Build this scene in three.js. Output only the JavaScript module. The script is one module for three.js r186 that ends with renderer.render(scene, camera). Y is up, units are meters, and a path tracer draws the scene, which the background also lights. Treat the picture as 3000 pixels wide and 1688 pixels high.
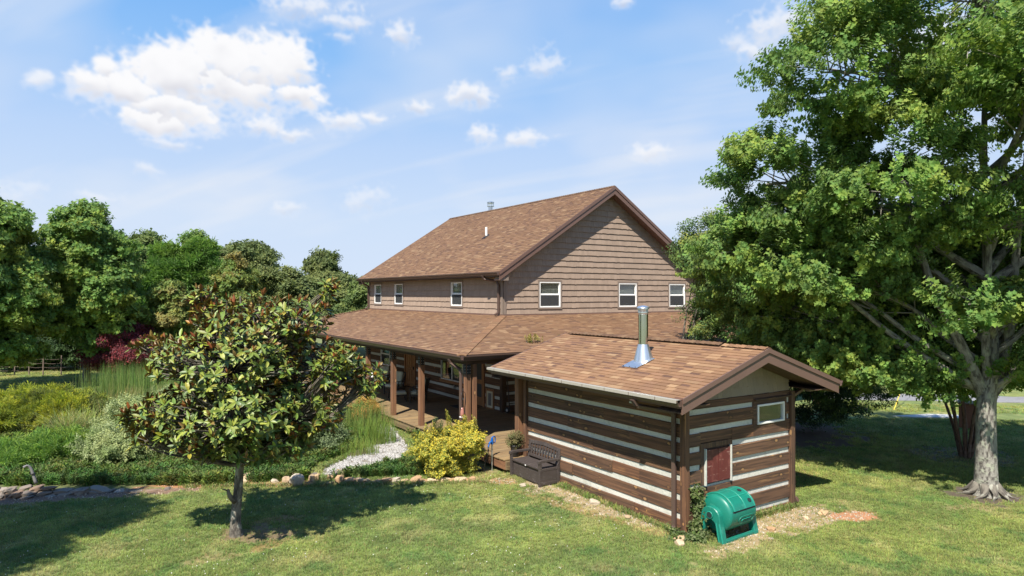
import * as THREE from 'three';
import { RoundedBoxGeometry } from 'three/addons/geometries/RoundedBoxGeometry.js';
import { TextGeometry } from 'three/addons/geometries/TextGeometry.js';
import { FontLoader } from 'three/addons/loaders/FontLoader.js';
import { mergeGeometries, mergeVertices } from 'three/addons/utils/BufferGeometryUtils.js';
import { createNoise3D } from 'simplex-noise';

// ---------------------------------------------------------------- camera, sky, sun, exposure
const scene = new THREE.Scene();
const YAW = THREE.MathUtils.degToRad(33.3), CY = Math.cos(YAW), SY = Math.sin(YAW);
const camera = new THREE.PerspectiveCamera(2 * Math.atan(844 / 1975) * 180 / Math.PI, 1024 / 576, 0.1, 3000);
camera.rotation.order = 'YXZ';
camera.position.set(0, 4.94, 0);
camera.rotation.set(THREE.MathUtils.degToRad(0.52), -YAW, 0);
const renderer = new THREE.WebGLRenderer({ antialias: true });
renderer.toneMapping = THREE.LinearToneMapping;
renderer.toneMappingExposure = 2.0;
renderer.shadowMap.enabled = true;
const EXPO = 2.0;

const SUN = new THREE.Vector3(-0.95, 1.57, 0.72).normalize();
const sun = new THREE.DirectionalLight(new THREE.Color().setRGB(1.0, 0.93, 0.82), 4.8);
sun.name = 'sun';
sun.position.copy(SUN).multiplyScalar(90).add(new THREE.Vector3(12, 0, -20));
sun.target.position.set(12, 0, -20);
sun.castShadow = true;
sun.shadow.radius = 1;
sun.shadow.mapSize.set(4096, 4096);
Object.assign(sun.shadow.camera, { left: -60, right: 60, top: 60, bottom: -60, near: 1, far: 220 });
scene.add(sun, sun.target);

// ---------------------------------------------------------------- random numbers and noise
function rng(seed) { let a = seed >>> 0; return () => { a = (a + 0x6d2b79f5) | 0; let t = Math.imul(a ^ (a >>> 15), 1 | a); t = (t + Math.imul(t ^ (t >>> 7), 61 | t)) ^ t; return ((t ^ (t >>> 14)) >>> 0) / 4294967296; }; }
const n3 = createNoise3D(rng(11));
const n2 = (x, y) => n3(x, y, 3.7);
const fbm = (x, y, z, o = 4) => { let s = 0, a = 0.5; for (let i = 0; i < o; i++) { s += a * n3(x, y, z); x = x * 2.03 + 7; y = y * 2.03 - 3; z = z * 2.03 + 1; a *= 0.5; } return s; };
const sm = (a, b, x) => { x = Math.min(1, Math.max(0, (x - a) / (b - a))); return x * x * (3 - 2 * x); };
const lerp = (a, b, t) => a + (b - a) * t;
const V = (x, y, z) => new THREE.Vector3(x, y, z);
// r metres to the right of and f metres ahead of the place the photograph was taken from
const pt = (r, y, f) => V(r * CY + f * SY, y, r * SY - f * CY);

// ---------------------------------------------------------------- the sky: air and clouds on an equirectangular map
{
  const W = 3072, H = 1536, data = new Float32Array(W * H * 4), D = 180 / Math.PI;
  const lin = (r, g, b) => [r, g, b].map((c) => Math.pow(c / 255, 2.2) / EXPO);
  const stops = [[0, lin(214, 229, 250)], [6, lin(206, 225, 250)], [12, lin(186, 213, 250)], [19, lin(142, 192, 248)], [27, lin(104, 170, 242)], [45, lin(78, 145, 228)], [90, lin(62, 122, 208)]];
  const skyAt = (e) => { let i = 0; while (i < stops.length - 2 && stops[i + 1][0] < e) i++; const [a, ca] = stops[i], [b, cb] = stops[i + 1], t = Math.min(1, Math.max(0, (e - a) / (b - a))); return ca.map((c, k) => lerp(c, cb[k], t)); };
  const cam0 = -90 + YAW * D;                                    // azimuth of the view, atan2(z, x)
  const cover = new Float32Array(W * H), shade = new Float32Array(W * H);
  // each cloud: ellipses [azimuth from the view, elevation, half width, half height] in degrees, thickness, seed
  const from = (x, y, rx, ry) => { const a = Math.atan((x - 1287.5) / 1695); return [a * D, Math.atan((740 - y) / 1695 * Math.cos(a)) * D, rx / 1695 * Math.cos(a) ** 2 * D, ry / 1695 * Math.cos(a) * D]; };
  const clouds = [];
  const cl = (list, thick, edge = 1) => clouds.push({ e: list.map((q) => from(...q)), thick, edge, s: clouds.length * 7.3 + 2 });
  cl([[325, 222, 165, 85], [440, 188, 175, 105], [560, 168, 175, 102], [675, 170, 145, 112], [425, 275, 185, 70], [595, 225, 220, 95], [755, 247, 80, 46], [268, 165, 55, 48], [225, 215, 85, 50], [380, 302, 115, 42]], 1.05, 0.85);
  cl([[95, 205, 42, 26]], 0.75); cl([[770, 10, 170, 45], [860, 55, 90, 30]], 0.7, 1.5); cl([[1003, 92, 50, 42]], 0.75, 1.3); cl([[1190, 240, 74, 36]], 0.82, 1.25); cl([[1062, 270, 50, 22]], 0.75, 1.3);
  cl([[660, 312, 75, 48], [730, 335, 60, 22]], 0.85, 1.2); cl([[855, 308, 88, 38], [940, 295, 55, 18]], 0.82, 1.25); cl([[425, 366, 80, 22]], 0.6, 1.4); cl([[1215, 340, 58, 30], [1320, 345, 84, 26]], 0.78, 1.3);
  cl([[1640, 385, 70, 28]], 0.7, 1.4); cl([[920, 505, 70, 50]], 0.45, 1.6); cl([[725, 525, 48, 20]], 0.5, 1.5); cl([[360, 430, 55, 24]], 0.5, 1.5); cl([[250, 500, 80, 26]], 0.4, 1.6);
  cl([[1365, 165, 60, 45], [1280, 185, 36, 26]], 0.6, 1.5); cl([[1960, 70, 130, 90], [1900, 120, 60, 40]], 0.75, 1.5); cl([[1565, 8, 44, 16]], 0.7); cl([[1850, 105, 50, 26]], 0.55, 1.4); cl([[860, 95, 45, 18]], 0.55, 1.4); cl([[2380, 120, 220, 120]], 0.7, 1.4); cl([[30, 480, 120, 40]], 0.35, 1.6);
  const R = rng(505);
  for (let k = 0; k < 90; k++) {                                 // the same sort of sky goes on all round
    const az = 42 + R() * 276, el = 5 + 60 * R() ** 1.5, w = (2 + 6.5 * R() ** 2) * (0.7 + el / 60), e = [];
    for (let j = 0; j < 4; j++) e.push([az + (R() - 0.5) * w * 2, el + (R() - 0.5) * w * 0.5, w * (0.5 + R() * 0.5), w * (0.2 + 0.22 * R())]);
    clouds.push({ e, thick: 0.5 + 0.5 * R(), edge: 0.9 + R() * 0.7, s: 200 + k * 5.1 });
  }
  for (const c of clouds) {
    let a0 = 1e9, a1 = -1e9, e0 = 1e9, e1 = -1e9;
    for (const [a, e, rx, ry] of c.e) { a0 = Math.min(a0, a - rx * 1.7); a1 = Math.max(a1, a + rx * 1.7); e0 = Math.min(e0, e - ry * 1.8); e1 = Math.max(e1, e + ry * 1.8); }
    const y0 = Math.max(H / 2, Math.floor((e0 / 180 + 0.5) * H)), y1 = Math.min(H - 1, Math.ceil((e1 / 180 + 0.5) * H));
    for (let y = y0; y <= y1; y++) for (let px = Math.floor(a0 / 360 * W); px <= a1 / 360 * W; px++) {
      const az = px / W * 360, el = ((y + 0.5) / H - 0.5) * 180;
      const wx = fbm(az * 0.22, el * 0.3, c.s, 3) * 1.7, wy = fbm(az * 0.22, el * 0.3, c.s + 40, 3) * 1.4;
      let f = -9, low = 0;
      for (const [a, e, rx, ry] of c.e) { const dx = (az - a + wx * Math.min(1, rx / 3)) / rx, dy = (el - e + wy * Math.min(1, ry / 2)) / ry, q = 1 - Math.sqrt(dx * dx + dy * dy); if (q > f) { f = q; low = dy; } }
      if (f < -0.7) continue;
      const billow = 1 - Math.abs(fbm(az * 0.55, el * 0.7, c.s + 9, 5)) * 2.6, fine = fbm(az * 1.3, el * 1.6, c.s + 20, 4);
      const v = f + 0.24 * (billow - 0.45) * c.edge + 0.17 * fine * c.edge;
      const soft = (low < 0 ? 0.9 : 0.55) * c.edge;
      const al = sm(-0.04, soft + 0.08, v) * c.thick, i = (y * W + ((Math.round((az + cam0 + 180) / 360 * W) % W) + W) % W);
      if (al > cover[i]) { cover[i] = al; shade[i] = sm(0.25, 0.75, v) * sm(0.35, -0.6, low) * (0.6 + 0.8 * Math.max(0, fbm(az * 0.3, el * 0.5, c.s + 70, 3) + 0.3)); }
    }
  }
  const white = lin(252, 252, 254), grey = lin(206, 207, 218);
  for (let y = 0; y < H; y++) {
    const el = ((y + 0.5) / H - 0.5) * 180, base = el > 0 ? skyAt(el) : skyAt(0).map((c) => c * 0.85);
    for (let x = 0; x < W; x++) {
      const i = y * W + x; let c = base;
      if (el > 0) {
        const a = x / W * Math.PI * 2, ca = Math.cos(a) * Math.cos(el / D), sa = Math.sin(a) * Math.cos(el / D), h = 1 / (0.22 + Math.sin(el / D)), w1 = (ca * SY - sa * CY) * h, w2 = (ca * CY + sa * SY) * h;
        const veil = (Math.max(0, fbm(ca * h * 0.9 + 4, sa * h * 0.9, 2.5, 4) + 0.15) * 0.5 + Math.max(0, fbm((w1 + 0.5 * w2) * 2.6, (w2 - 0.5 * w1) * 0.42, 9.5, 5) - 0.05) * 0.55) * sm(2, 9, el) * sm(60, 14, el);
        const al = Math.min(1, cover[i]), s = Math.min(1, shade[i]) * 0.8;
        c = base.map((b, k) => { const v = lerp(b, white[k] * 0.93, Math.min(0.5, veil)); return lerp(v, lerp(white[k], grey[k], s), al); });
      }
      data[i * 4] = c[0]; data[i * 4 + 1] = c[1]; data[i * 4 + 2] = c[2]; data[i * 4 + 3] = 1;
    }
  }
  const sky = new THREE.DataTexture(data, W, H, THREE.RGBAFormat, THREE.FloatType);
  sky.mapping = THREE.EquirectangularReflectionMapping; sky.magFilter = THREE.LinearFilter; sky.needsUpdate = true;
  scene.background = sky; scene.environment = sky;
}

// ---------------------------------------------------------------- helpers: names, things, parts
const taken = new Map();
const numbered = (n) => { const k = taken.get(n) ?? 0; taken.set(n, k + 1); return k ? n + '_' + String(k).padStart(3, '0') : n; };
function thing(name, label, category, pos = V(0, 0, 0), turn = 0, group) {
  const o = new THREE.Group(); o.name = numbered(name); o.position.copy(pos); o.rotation.y = turn;
  o.userData = { label, category }; if (group) o.userData.group = group;
  scene.add(o); return o;
}
const lit = (m) => { m.castShadow = m.receiveShadow = true; return m; };
function part(parent, name, geo, mat, x = 0, y = 0, z = 0) { const m = lit(new THREE.Mesh(geo, mat)); m.name = name; m.position.set(x, y, z); parent.add(m); return m; }
// the same for a geometry given in world coordinates under an unturned thing
function partW(parent, name, geo, mat) { const w = V(0, 0, 0); for (let p = parent; p && p !== scene; p = p.parent) w.add(p.position); geo.translate(-w.x, -w.y, -w.z); return part(parent, name, geo, mat); }
function structure(name, geo, mat) { const m = lit(new THREE.Mesh(geo, mat)); m.name = numbered(name); m.userData = { kind: 'structure' }; scene.add(m); return m; }

// ---------------------------------------------------------------- helpers: geometry
const box = (w, h, d, x = 0, y = 0, z = 0) => new THREE.BoxGeometry(w, h, d).translate(x, y, z);
const rbox = (w, h, d, r = 0.006, x = 0, y = 0, z = 0) => new RoundedBoxGeometry(w, h, d, 1, Math.min(r, w / 2.1, h / 2.1, d / 2.1)).translate(x, y, z);
const cyl = (r0, r1, h, n = 16, x = 0, y = 0, z = 0) => new THREE.CylinderGeometry(r0, r1, h, n).translate(x, y, z);
const merge = (list) => mergeGeometries(list.map((g) => { const q = g.index ? g.toNonIndexed() : g; for (const k of Object.keys(q.attributes)) if (!['position', 'normal', 'uv'].includes(k)) q.deleteAttribute(k); return q; }));
// uv in metres: u along the grain axis (0 x, 1 y, 2 z), v across it, on the plane each face lies closest to
function grain(g, axis, du = 0, dv = 0, s = 1) {
  const q = g.index ? g.toNonIndexed() : g, p = q.attributes.position, uv = new Float32Array(p.count * 2), a = V(), b = V(), c = V();
  for (let i = 0; i < p.count; i += 3) {
    a.fromBufferAttribute(p, i); b.fromBufferAttribute(p, i + 1).sub(a); c.fromBufferAttribute(p, i + 2).sub(a); b.cross(c);
    const n = [Math.abs(b.x), Math.abs(b.y), Math.abs(b.z)], m = n.indexOf(Math.max(...n)), ax = [0, 1, 2].filter((k) => k !== m);
    let [u, v] = ax; if (v === axis) [u, v] = [v, u];
    for (let k = 0; k < 3; k++) { const e = [p.getX(i + k), p.getY(i + k), p.getZ(i + k)]; uv[(i + k) * 2] = e[u] * s + du; uv[(i + k) * 2 + 1] = e[v] * s + dv; }
  }
  q.setAttribute('uv', new THREE.BufferAttribute(uv, 2)); return q;
}
function tube(points, radii, n = 7, closed = false) {           // a tapering tube through points
  const curve = points.length > 2 ? new THREE.CatmullRomCurve3(points) : new THREE.LineCurve3(points[0], points[1]);
  const S = points.length > 2 ? (points.length - 1) * 3 : 2, fr = curve.computeFrenetFrames(S, closed), pos = [], uv = [], idx = [];
  const len = curve.getLength();
  for (let i = 0; i <= S; i++) {
    const t = i / S, c = curve.getPoint(t), f = t * (radii.length - 1), k = Math.min(radii.length - 2, Math.floor(f)), r = radii.length > 1 ? lerp(radii[k], radii[k + 1], f - k) : radii[0];
    for (let j = 0; j <= n; j++) { const a = j / n * Math.PI * 2, q = c.clone().addScaledVector(fr.normals[i], Math.cos(a) * r).addScaledVector(fr.binormals[i], Math.sin(a) * r); pos.push(q.x, q.y, q.z); uv.push(j / n * Math.max(0.15, 6.28 * radii[0]), t * len); }
  }
  for (let i = 0; i < S; i++) for (let j = 0; j < n; j++) { const a = i * (n + 1) + j, b = a + n + 1; idx.push(a, b, a + 1, b, b + 1, a + 1); }
  const cap = (row, flip) => { const base = row * (n + 1); for (let j = 1; j < n - 1; j++) flip ? idx.push(base, base + j + 1, base + j) : idx.push(base, base + j, base + j + 1); };
  cap(0, false); cap(S, true);
  const g = new THREE.BufferGeometry(); g.setAttribute('position', new THREE.Float32BufferAttribute(pos, 3)); g.setAttribute('uv', new THREE.Float32BufferAttribute(uv, 2)); g.setIndex(idx); g.computeVertexNormals(); return g.toNonIndexed();
}
const bar = (a, b, r, n = 6) => tube([a, b], [r, r], n);
function extrude(points, depth, bevel = 0, holes = []) {
  const s = new THREE.Shape(points.map(([x, y]) => new THREE.Vector2(x, y)));
  for (const h of holes) s.holes.push(new THREE.Path(h.map(([x, y]) => new THREE.Vector2(x, y))));
  return new THREE.ExtrudeGeometry(s, { depth, bevelEnabled: bevel > 0, bevelSize: bevel, bevelThickness: bevel, bevelSegments: 1, curveSegments: 10 });
}
const basis = (O, U, Yv, N) => new THREE.Matrix4().makeBasis(U, Yv, N).setPosition(O);
const UP = V(0, 1, 0);
const onLeft = (x, y, z) => basis(V(x, y, z), V(0, 0, 1), UP, V(-1, 0, 0));   // a wall that faces -x, u towards +z
const onFront = (x, y, z) => basis(V(x, y, z), V(1, 0, 0), UP, V(0, 0, 1));   // a wall that faces +z

// ---------------------------------------------------------------- helpers: textures
const hash = (x, y, s) => { let h = Math.imul(x, 374761393) + Math.imul(y, 668265263) + Math.imul(s, 2147483647 ^ 0x5bd1e995); h = Math.imul(h ^ (h >>> 13), 1274126177); return ((h ^ (h >>> 16)) >>> 0) / 4294967296; };
function pn(x, y, px, py, s) {                                   // value noise that repeats after px, py
  const xi = Math.floor(x), yi = Math.floor(y), fx = x - xi, fy = y - yi, u = fx * fx * (3 - 2 * fx), v = fy * fy * (3 - 2 * fy), m = (a, b) => ((a % b) + b) % b;
  const h = (i, j) => hash(m(xi + i, px), m(yi + j, py), s);
  return lerp(lerp(h(0, 0), h(1, 0), u), lerp(h(0, 1), h(1, 1), u), v);
}
function pf(u, v, fx, fy, s, o = 4) { let r = 0, a = 0.5, t = 0; for (let i = 0; i < o; i++) { r += a * pn(u * fx, v * fy, fx, fy, s + i); t += a; a *= 0.5; fx *= 2; fy *= 2; } return r / t; }
const S8 = (c) => Math.max(0, Math.min(255, Math.round(255 * (c <= 0.0031308 ? 12.92 * c : 1.055 * Math.pow(c, 1 / 2.4) - 0.055))));
function texture(w, h, f, size = [1, 1], color = true) {        // f(u, v) -> linear rgb or a height; size: metres that one repeat covers
  const d = new Uint8Array(w * h * 4);
  for (let y = 0; y < h; y++) for (let x = 0; x < w; x++) {
    const c = f((x + 0.5) / w, (y + 0.5) / h), i = (y * w + x) * 4;
    if (color) { d[i] = S8(c[0]); d[i + 1] = S8(c[1]); d[i + 2] = S8(c[2]); } else d[i] = d[i + 1] = d[i + 2] = Math.max(0, Math.min(255, c * 255));
    d[i + 3] = 255;
  }
  const t = new THREE.DataTexture(d, w, h); t.wrapS = t.wrapT = THREE.RepeatWrapping; t.magFilter = THREE.LinearFilter; t.minFilter = THREE.LinearMipmapLinearFilter;
  if (color) t.colorSpace = THREE.SRGBColorSpace;
  t.repeat.set(1 / size[0], 1 / size[1]); t.needsUpdate = true; return t;
}
const mix3 = (a, b, t) => [lerp(a[0], b[0], t), lerp(a[1], b[1], t), lerp(a[2], b[2], t)];
const rgb = (r, g, b) => new THREE.Color().setRGB(r, g, b);
const std = (color, roughness = 0.8, more = {}) => new THREE.MeshStandardMaterial({ color: Array.isArray(color) ? rgb(...color) : color, roughness, ...more });
// sawn boards: grain along u, knots, patches where the stain has worn off
function woodMap(base, dark, knot, seed, knots = 16, worn = 0.1, size = [2.6, 1.3]) {
  const R = rng(seed), K = [...Array(knots)].map(() => [R(), R(), 0.010 + 0.016 * R(), R(), 0.6 + R()]);
  const ht = new Float32Array(1024 * 512);
  const col = texture(1024, 512, (u, v) => {
    let warp = 0, kn = 0, ring = 0;
    for (const [ku, kv, kr, kd, ke] of K) {
      let dx = u - ku, dy = v - kv; dx -= Math.round(dx); dy -= Math.round(dy);
      const d = Math.hypot(dx * 2 / (1 + ke * 0.5), dy) / kr;
      if (d < 7) { warp += Math.exp(-d * 0.6) * (dy > 0 ? 1 : -1) * 0.03; const e = d + (pf(u, v, 40, 40, seed + 5, 2) - 0.5) * 0.8; kn = Math.max(kn, sm(1.25, 0.75, e) * (kd > 0.35 ? 1 : 0.35)); ring = Math.max(ring, sm(2.3, 1.2, e) * 0.5); }
    }
    const w = v + warp, g = pf(u, w, 3, 46, seed, 4), fine = pf(u, w, 8, 200, seed + 9, 2), big = pf(u, v, 3, 5, seed + 20, 3);
    const streak = sm(0.68, 0.8, pf(u, w, 5, 40, seed + 31, 3)) * worn * 4;
    let c = mix3(base, dark, Math.min(1, sm(0.35, 0.7, g) * 0.75 + (fine - 0.5) * 0.5 + (big - 0.5) * 0.7 + ring));
    c = mix3(c, knot, Math.min(0.9, kn * 0.85 + streak));
    return c;
  }, size);
  const bump = texture(512, 256, (u, v) => 0.55 * pf(u, v, 3, 46, seed, 4) + 0.45 * pf(u, v, 8, 160, seed + 9, 2), size, false);
  return { map: col, bumpMap: bump };
}

// ---------------------------------------------------------------- materials
const WB = woodMap([0.128, 0.066, 0.036], [0.052, 0.028, 0.017], [0.34, 0.19, 0.075], 3, 15, 0.10);
const WO = woodMap([0.34, 0.155, 0.055], [0.17, 0.065, 0.024], [0.16, 0.055, 0.02], 41, 12, 0.0);
const WD = woodMap([0.255, 0.182, 0.092], [0.130, 0.084, 0.044], [0.10, 0.055, 0.03], 77, 10, 0.05);
const WP = woodMap([0.205, 0.100, 0.050], [0.10, 0.049, 0.027], [0.36, 0.2, 0.09], 91, 10, 0.04);
const wood = (m, tint, rough = 0.78, bump = 0.004) => new THREE.MeshStandardMaterial({ ...m, color: rgb(...tint), roughness: rough, bumpScale: bump });
const M = {
  log: [[1, 1, 1], [0.86, 0.88, 0.9], [1.12, 1.02, 0.95], [0.98, 0.92, 0.9]].map((t) => wood(WB, t)),
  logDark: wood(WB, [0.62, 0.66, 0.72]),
  orange: wood(WO, [1, 1, 1], 0.6), orangeDark: wood(WO, [0.7, 0.66, 0.6], 0.65),
  deck: [[1, 1, 1], [0.88, 0.9, 0.92], [1.1, 1.06, 1.0], [0.95, 0.93, 0.88]].map((t) => wood(WD, t, 0.75)),
  post: wood(WP, [1, 1, 1], 0.75), postGrey: wood(WP, [0.85, 0.95, 1.05], 0.8),
};
{
  const chinkMap = texture(512, 256, (u, v) => { const a = pf(u, v, 6, 4, 8, 4), b = pf(u, v, 60, 40, 9, 3), s = sm(0.62, 0.75, pf(u, v, 12, 5, 15, 3)); const k = 0.92 + 0.16 * (b - 0.5) + 0.12 * (a - 0.5); return mix3([0.56 * k, 0.565 * k, 0.52 * k], [0.40, 0.40, 0.35], s * 0.6); }, [2, 1]);
  const chinkBump = texture(256, 128, (u, v) => pf(u, v, 40, 20, 33, 4), [2, 1], false);
  M.chink = [[1, 1, 1], [0.93, 0.93, 0.9], [1.04, 1.03, 1.0]].map((t) => std(t, 0.9, { map: chinkMap, bumpMap: chinkBump, bumpScale: 0.006 }));
  const gran = texture(256, 256, (u, v) => { const k = 0.72 + 0.56 * pf(u, v, 64, 64, 5, 3); return [k, k, k]; }, [0.5, 0.5]);
  M.shingle = std([1, 1, 1], 0.93, { map: gran, vertexColors: true });
  const sideMap = texture(512, 512, (u, v) => { const k = 0.82 + 0.25 * pf(u, v, 90, 4, 6, 3) + 0.10 * pf(u, v, 8, 8, 16, 3); return [k, k, k]; }, [1, 1]);
  const sideBump = texture(512, 512, (u, v) => pf(u, v, 90, 3, 6, 3), [1, 1], false);
  M.shake = std([1, 1, 1], 0.85, { map: sideMap, vertexColors: true, bumpMap: sideBump, bumpScale: 0.004 });
  const wear = texture(512, 512, (u, v) => { const k = 0.88 + 0.24 * pf(u, v, 6, 6, 60, 5); return [k, k, k]; }, [1.5, 1.5]);
  M.trim = std([0.135, 0.080, 0.064], 0.5, { map: wear });
  M.trimLight = std([0.20, 0.155, 0.125], 0.7, { map: wear });
  M.gutter = std([0.105, 0.068, 0.056], 0.38, { map: wear, metalness: 0.15 });
  M.gutterPale = std([0.33, 0.31, 0.265], 0.45, { map: wear });
  M.wall = std([0.16, 0.12, 0.10], 0.9, { map: wear });
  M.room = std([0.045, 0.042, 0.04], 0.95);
  M.vinyl = std([0.74, 0.74, 0.72], 0.4, { map: wear });
  M.blind = std([0.6, 0.58, 0.53], 0.6);
  M.glass = new THREE.MeshPhysicalMaterial({ color: rgb(0.93, 0.96, 0.95), roughness: 0.02, transmission: 1, thickness: 0, ior: 1.52 });
  M.screen = std([0.05, 0.052, 0.05], 0.8);
  M.steel = new THREE.MeshStandardMaterial({ color: rgb(0.62, 0.63, 0.64), metalness: 1, roughness: 0.16, map: wear });
  M.galv = new THREE.MeshStandardMaterial({ color: rgb(0.62, 0.66, 0.70), metalness: 0.9, roughness: 0.32, map: wear });
  M.black = std([0.018, 0.018, 0.019], 0.5);
  M.iron = std([0.03, 0.028, 0.028], 0.45, { metalness: 0.3 });
  M.white = std([0.78, 0.78, 0.76], 0.5);
  M.bolt = std([0.4, 0.4, 0.38], 0.4, { metalness: 0.7 });
  M.wear = wear;
}

// ---------------------------------------------------------------- shingles and shakes
const RS = rng(2024);
class Quads {                                                     // collects coloured, textured quads
  constructor() { this.p = []; this.u = []; this.c = []; }
  quad(a, b, c, d, col, uva) { for (const [q, k] of [[a, 0], [b, 1], [c, 2], [a, 0], [c, 2], [d, 3]]) { this.p.push(q.x, q.y, q.z); this.u.push(uva[k][0], uva[k][1]); this.c.push(...col); } }
  geo() { const g = new THREE.BufferGeometry(); g.setAttribute('position', new THREE.Float32BufferAttribute(this.p, 3)); g.setAttribute('uv', new THREE.Float32BufferAttribute(this.u, 2)); g.setAttribute('color', new THREE.Float32BufferAttribute(this.c, 3)); g.computeVertexNormals(); return g; }
}
// one tab or shake: a thin wedge, thick at its butt; f maps (u, v, height over the plane) to the world
function wedge(q, f, ub0, ub1, ut0, ut1, v0, v1, t0, t1, col) {
  const A = f(ub0, v0, t0), B = f(ub1, v0, t0), C = f(ut1, v1, t1), D = f(ut0, v1, t1), a = f(ub0, v0, 0), b = f(ub1, v0, 0), c = f(ut1, v1, 0), d = f(ut0, v1, 0);
  q.quad(A, B, C, D, col, [[ub0, v0], [ub1, v0], [ut1, v1], [ut0, v1]]);
  q.quad(a, b, B, A, col, [[ub0, v0], [ub1, v0], [ub1, v0 + 0.02], [ub0, v0 + 0.02]]);
  q.quad(b, c, C, B, col, [[ub1, v0], [ub1, v1], [ub1 + 0.02, v1], [ub1 + 0.02, v0]]);
  q.quad(d, a, A, D, col, [[ut0, v1], [ub0, v0], [ub0 + 0.02, v0], [ut0 + 0.02, v1]]);
}
const TONES = [[0.192, 0.104, 0.052], [0.178, 0.095, 0.048], [0.207, 0.114, 0.058], [0.185, 0.099, 0.053], [0.232, 0.137, 0.072], [0.264, 0.163, 0.087]];
const DARK = [[0.108, 0.054, 0.033], [0.095, 0.048, 0.031]];
// a shingled roof plane. O: eave corner; U: along the eave; S: up the slope; u0, u1: the plane's ends at height v. pieces: [geometry, centre]
function shingles(O, U, S, len, vlen, u0, u1, bright, pieces, width = 1, kDark = 0.2) {
  const N = U.clone().cross(S).normalize(), f = (u, v, t) => O.clone().addScaledVector(U, u).addScaledVector(S, v).addScaledVector(N, t);
  if (N.y < 0) throw new Error('plane turned over');
  const E = 0.143;
  for (let i = 0; i * E < vlen - 0.02; i++) {
    const v0 = i * E - (i ? 0 : 0.012), v1 = Math.min(vlen, (i + 1) * E + 0.03), a0 = u0(Math.max(0, v0)), a1 = u1(Math.max(0, v0)), b0 = u0(v1), b1 = u1(v1);
    let u = Math.min(a0, b0) - RS() * 0.3;
    while (u < Math.max(a1, b1)) {
      const dark = RS() < kDark, w = (dark ? 0.14 + 0.14 * RS() : 0.17 + 0.22 * RS()) * width, cl = (x, lo, hi) => Math.min(hi, Math.max(lo, x));
      const x0 = cl(u + 0.002, a0, a1), x1 = cl(u + w - 0.002, a0, a1), y0 = cl(u + 0.002, b0, b1), y1 = cl(u + w - 0.002, b0, b1);
      if (Math.max(x1 - x0, y1 - y0) > 0.02) {
        const k = (0.9 + 0.2 * RS()) * bright * (1 + 0.10 * fbm((O.x + u) * 0.5, v0 * 0.5, O.z, 3)), tone = dark ? DARK[Math.floor(RS() * 2)] : TONES[Math.floor(RS() ** (width > 1 ? 1.7 : 2.2) * 6)], q = new Quads();
        const t = 0.015 + 0.005 * RS();
        if (dark) { const m = 0.42, z0 = lerp(x0, y0, m), z1 = lerp(x1, y1, m), vm = lerp(v0, v1, m); wedge(q, f, x0, x1, z0, z1, v0, vm, 0.010, 0.008, tone.map((c) => c * k)); wedge(q, f, z0, z1, y0, y1, vm, v1, 0.013, 0.004, TONES[0].map((c) => c * k)); }
        else wedge(q, f, x0, x1, y0, y1, v0, v1, t, 0.004, tone.map((c) => c * k));
        pieces.push({ q, at: f((x0 + x1) / 2, v0, 0) });
      }
      u += w;
    }
  }
}
// the pieces nearest the photograph become parts of their own, the rest one part
function lay(roofOf, house, pieces, most, mat, single, rest) {
  const eye = camera.position; pieces.forEach((p) => { p.d = p.at.distanceTo(eye) + (p.back ? 1000 : 0); }); pieces.sort((a, b) => a.d - b.d);
  const all = new Quads();
  pieces.forEach((p, i) => { if (i < most) partW(roofOf(p), single, p.q.geo(), mat); else { for (const x of p.q.p) all.p.push(x); for (const x of p.q.u) all.u.push(x); for (const x of p.q.c) all.c.push(x); } });
  if (all.p.length) { const m = partW(house, rest, all.geo(), mat); m.userData.kind = 'stuff'; }
}
function capRow(parent, list, mat, name, n, A, B, half, slopeL, slopeR, bright) {   // ridge or hip caps: bent shingles lapped along A-B
  const dir = B.clone().sub(A), L = dir.length(); dir.normalize();
  for (let i = 0; i < L / 0.16; i++) {
    const c = A.clone().addScaledVector(dir, i * 0.16), e = A.clone().addScaledVector(dir, Math.min(L, i * 0.16 + 0.2)), q = new Quads(), k = bright * (0.72 + 0.42 * RS()), tone = TONES[Math.floor(RS() * 5)].map((x) => x * k);
    const o0 = V(0, 0.044, 0), o1 = V(0, 0.026, 0), dn = V(0, -0.034, 0), l0 = c.clone().add(o0).addScaledVector(slopeL, half), r0 = c.clone().add(o0).addScaledVector(slopeR, half), l1 = e.clone().add(o1).addScaledVector(slopeL, half), r1 = e.clone().add(o1).addScaledVector(slopeR, half), c0 = c.clone().add(o0), c1 = e.clone().add(o1);
    q.quad(l0, c0, c1, l1, tone, [[0, 0], [half, 0], [half, 0.2], [0, 0.2]]); q.quad(c0, r0, r1, c1, tone, [[0, 0], [half, 0], [half, 0.2], [0, 0.2]]);
    q.quad(l0.clone().add(dn), c0.clone().add(dn), c0, l0, tone, [[0, 0], [half, 0], [half, 0.02], [0, 0.02]]); q.quad(c0.clone().add(dn), r0.clone().add(dn), r0, c0, tone, [[0, 0], [half, 0], [half, 0.02], [0, 0.02]]);
    list.push({ q, at: c });
  }
}
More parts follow.
